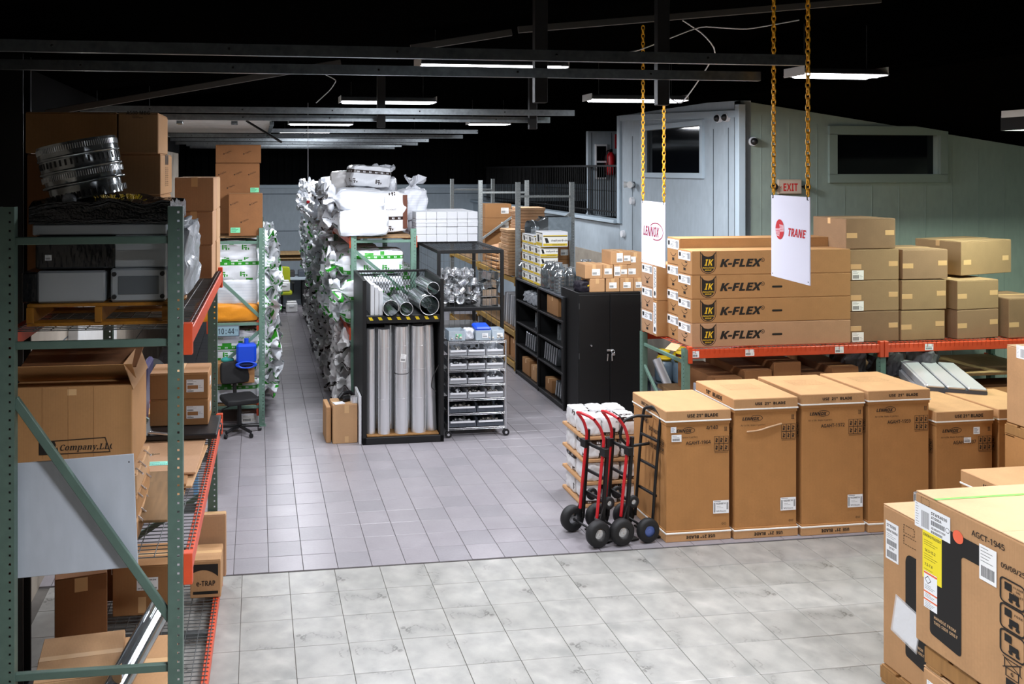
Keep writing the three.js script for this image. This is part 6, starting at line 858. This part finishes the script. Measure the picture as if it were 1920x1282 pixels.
pallet('stacking_pallet', 'thin wooden pallet between the two stacked foreground cartons', 0.98, 1.06, [4.19, 0.904, 4.05], 0);
pump('big foreground carton with yellow energy label and handling icons', [0.98, 0.79, 1.08], [4.17, 1.027, 4.02], 0, { band: -0.4, left: [['bracket', -0.24, 0.37, 0.4, 0.62], ['dashBox', -0.44, 0.73, 0.12, 0.09], ['labelUnit', -0.42, 0.67, 0.24], ['energy', -0.42, 0.48, 0.13, 0.25], ['hazard', -0.43, 0.3, 0.09, 0.19], ['dot', -0.25, 0.66, 0.07, 0.07], ['hand1945', -0.07, 0.72, 0.2], ['labelTall', -0.07, 0.6, 0.1, 0.17], ['handDate', 0.07, 0.64, 0.14], ['handling', 0.07, 0.33, 0.15, 0.52]] });
// bracket print of the stacked carton sits under the labels; the labels are stuck on top
pallet('stacking_pallet', 'pallet under the tall unit carton cut by the right picture edge', 0.9, 0.9, [7.56, 1.05, 0.9], 0); { const t = thing('support_carton', 'plain carton carrying the unit at the right picture edge', 'box', [7.56, 0, 0.9]); part(t, 'box_body', cbox(0.9, 1.048, 0.9, 0.006), M.furnace, [0, 0.559, 0]); }
pump('unit carton with yellow label cut by the right picture edge', [0.88, 0.72, 0.88], [7.56, 1.175, 0.9], 0, { left: [['labelUnit', -0.22, 0.68, 0.22], ['energy', 0.0, 0.5, 0.13, 0.25]] });

// ---------- hand trucks ----------
function wheel(parent, r, w, x, y, z, hubMat) {
  const t = part(parent, 'wheel', lathe([[r * 0.48, -w / 2], [r * 0.8, -w * 0.55], [r * 0.97, -w * 0.32], [r, 0], [r * 0.97, w * 0.32], [r * 0.8, w * 0.55], [r * 0.48, w / 2], [r * 0.48, -w / 2]], 36), M.rubber, [x, y, z], [0, 0, PI / 2]);
  part(t, 'hub', lathe([[0, -w * 0.3], [r * 0.2, -w * 0.42], [r * 0.3, -w * 0.2], [r * 0.49, -w * 0.45], [r * 0.49, w * 0.45], [r * 0.3, w * 0.2], [r * 0.2, w * 0.42], [0, w * 0.3]], 28), hubMat); return t;
}
function convertible(label, x, z, ry) {
  const t = thing('hand_truck', label, 'hand truck', [x, 0, z], ry, 'red-handled hand trucks'), g = 0.15;
  for (const s of [-1, 1]) { part(t, 'side_rail', cbox(0.032, 0.86, 0.032, 0.004), M.black, [s * g, 0.56, -0.06], [-0.08, 0, 0]); part(t, 'red_handle', new B().tube([[s * (g - 0.02), 0.24, 0.02], [s * (g - 0.02), 0.6, -0.02], [s * (g - 0.02), 0.95, -0.06], [s * (g - 0.02), 1.08, -0.02], [s * (g - 0.02), 1.17, 0.05]], 0.015, 36, 10).done(), M.red); part(t, 'clamp_bracket', cbox(0.08, 0.08, 0.05, 0.004), M.black, [s * g, 0.86, -0.05]); wheel(t, 0.125, 0.085, s * 0.2, 0.125, 0.06, M.chrome); wheel(t, 0.06, 0.035, s * 0.13, 0.36, -0.12, M.chrome); part(t, 'wheel_bracket', new B().bar([s * 0.18, 0.13, 0.06], [s * 0.15, 0.4, -0.06], 0.01).done(), M.black); }
  part(t, 'cross_handle', new B().tube([[-(g - 0.02), 1.17, 0.05], [-0.06, 1.185, 0.06], [0.06, 1.185, 0.06], [g - 0.02, 1.17, 0.05]], 0.015, 16, 10).done(), M.red);
  for (const y of [0.38, 0.6, 0.86]) part(t, 'cross_bar', cbox(2 * g, 0.03, 0.02, 0.003), M.black, [0, y, -0.07]); part(t, 'axle', new THREE.CylinderGeometry(0.012, 0.012, 0.4, 10), M.black, [0, 0.125, 0.06], [0, 0, PI / 2]); part(t, 'toe_plate', cbox(0.34, 0.012, 0.1, 0.003), M.black, [0, 0.012, -0.11]);
}
convertible('red-handled convertible hand truck on the left, wheels facing the floor', 3.36, -0.29, -1.3); convertible('red-handled convertible hand truck in the middle', 3.61, -0.3, -1.36);
{ const t = thing('hand_truck', 'all-black loop-handled hand truck with a blue-spoked wheel', 'hand truck', [3.86, 0, -0.32], -1.4);
  for (const s of [-1, 1]) { part(t, 'side_rail', new B().tube([[s * 0.14, 0.12, -0.06], [s * 0.14, 0.6, -0.1], [s * 0.14, 1.02, -0.14]], 0.015, 24, 10).done(), M.black); wheel(t, 0.115, 0.07, s * 0.2, 0.115, 0.03, s > 0 ? mat(0x5a6fae, 0.4) : M.wireDark); }
  part(t, 'loop_handle', new B().tube([[-0.14, 1.02, -0.14], [-0.13, 1.16, -0.16], [0, 1.21, -0.17], [0.13, 1.16, -0.16], [0.14, 1.02, -0.14]], 0.015, 30, 10).done(), M.black); part(t, 'rear_loop', new B().tube([[0, 0.86, -0.12], [0, 0.86, 0.1], [0, 0.95, 0.2], [0, 1.1, 0.16], [0, 1.14, 0.02], [0, 1.12, -0.15]], 0.014, 36, 10).done(), M.black);
  for (const y of [0.4, 0.66, 0.92]) part(t, 'cross_bar', cbox(0.28, 0.025, 0.02, 0.003), M.black, [0, y, -0.09 - y * 0.04]); part(t, 'axle', new THREE.CylinderGeometry(0.012, 0.012, 0.4, 10), M.black, [0, 0.115, 0.03], [0, 0, PI / 2]); part(t, 'toe_plate', cbox(0.32, 0.012, 0.09, 0.003), M.black, [0, 0.012, -0.1]); }
{ // shrink-wrapped buckets of compound
  const nm = ['lowest', 'second', 'third', 'top'];
  for (let r = 0; r < 4; r++) { carton('tan tray under the ' + nm[r] + ' layer of wrapped tubs behind the hand trucks', [0.64, 0.03, 0.62], [3.88, r * 0.235, -1.3], 0, { m: M.card[0], tape: false, name: 'tray' });
    for (let i = 0; i < 3; i++) for (let j = 0; j < 2; j++) { const b = thing('wrapped_tub', 'white wrapped tub with black print, ' + (j ? 'back ' : 'front ') + ['left', 'middle', 'right'][i] + ' of the ' + nm[r] + ' layer behind the hand trucks', 'tub', [3.68 + i * 0.2, 0.031 + r * 0.235, -1.14 - j * 0.3], 0, 'wrapped tubs'); part(b, 'tub', sackGeo(0.19, 0.2, 0.27, 100 + r * 6 + i * 2 + j, 0.01), M.bagL); if (j === 0 && r < 3) part(b, 'lid_ring', new THREE.TorusGeometry(0.06, 0.006, 6, 24), M.blackMatte, [0, 0.19, 0.05], [PI / 2, 0, 0]); } }
}
renderer.render(scene, camera);
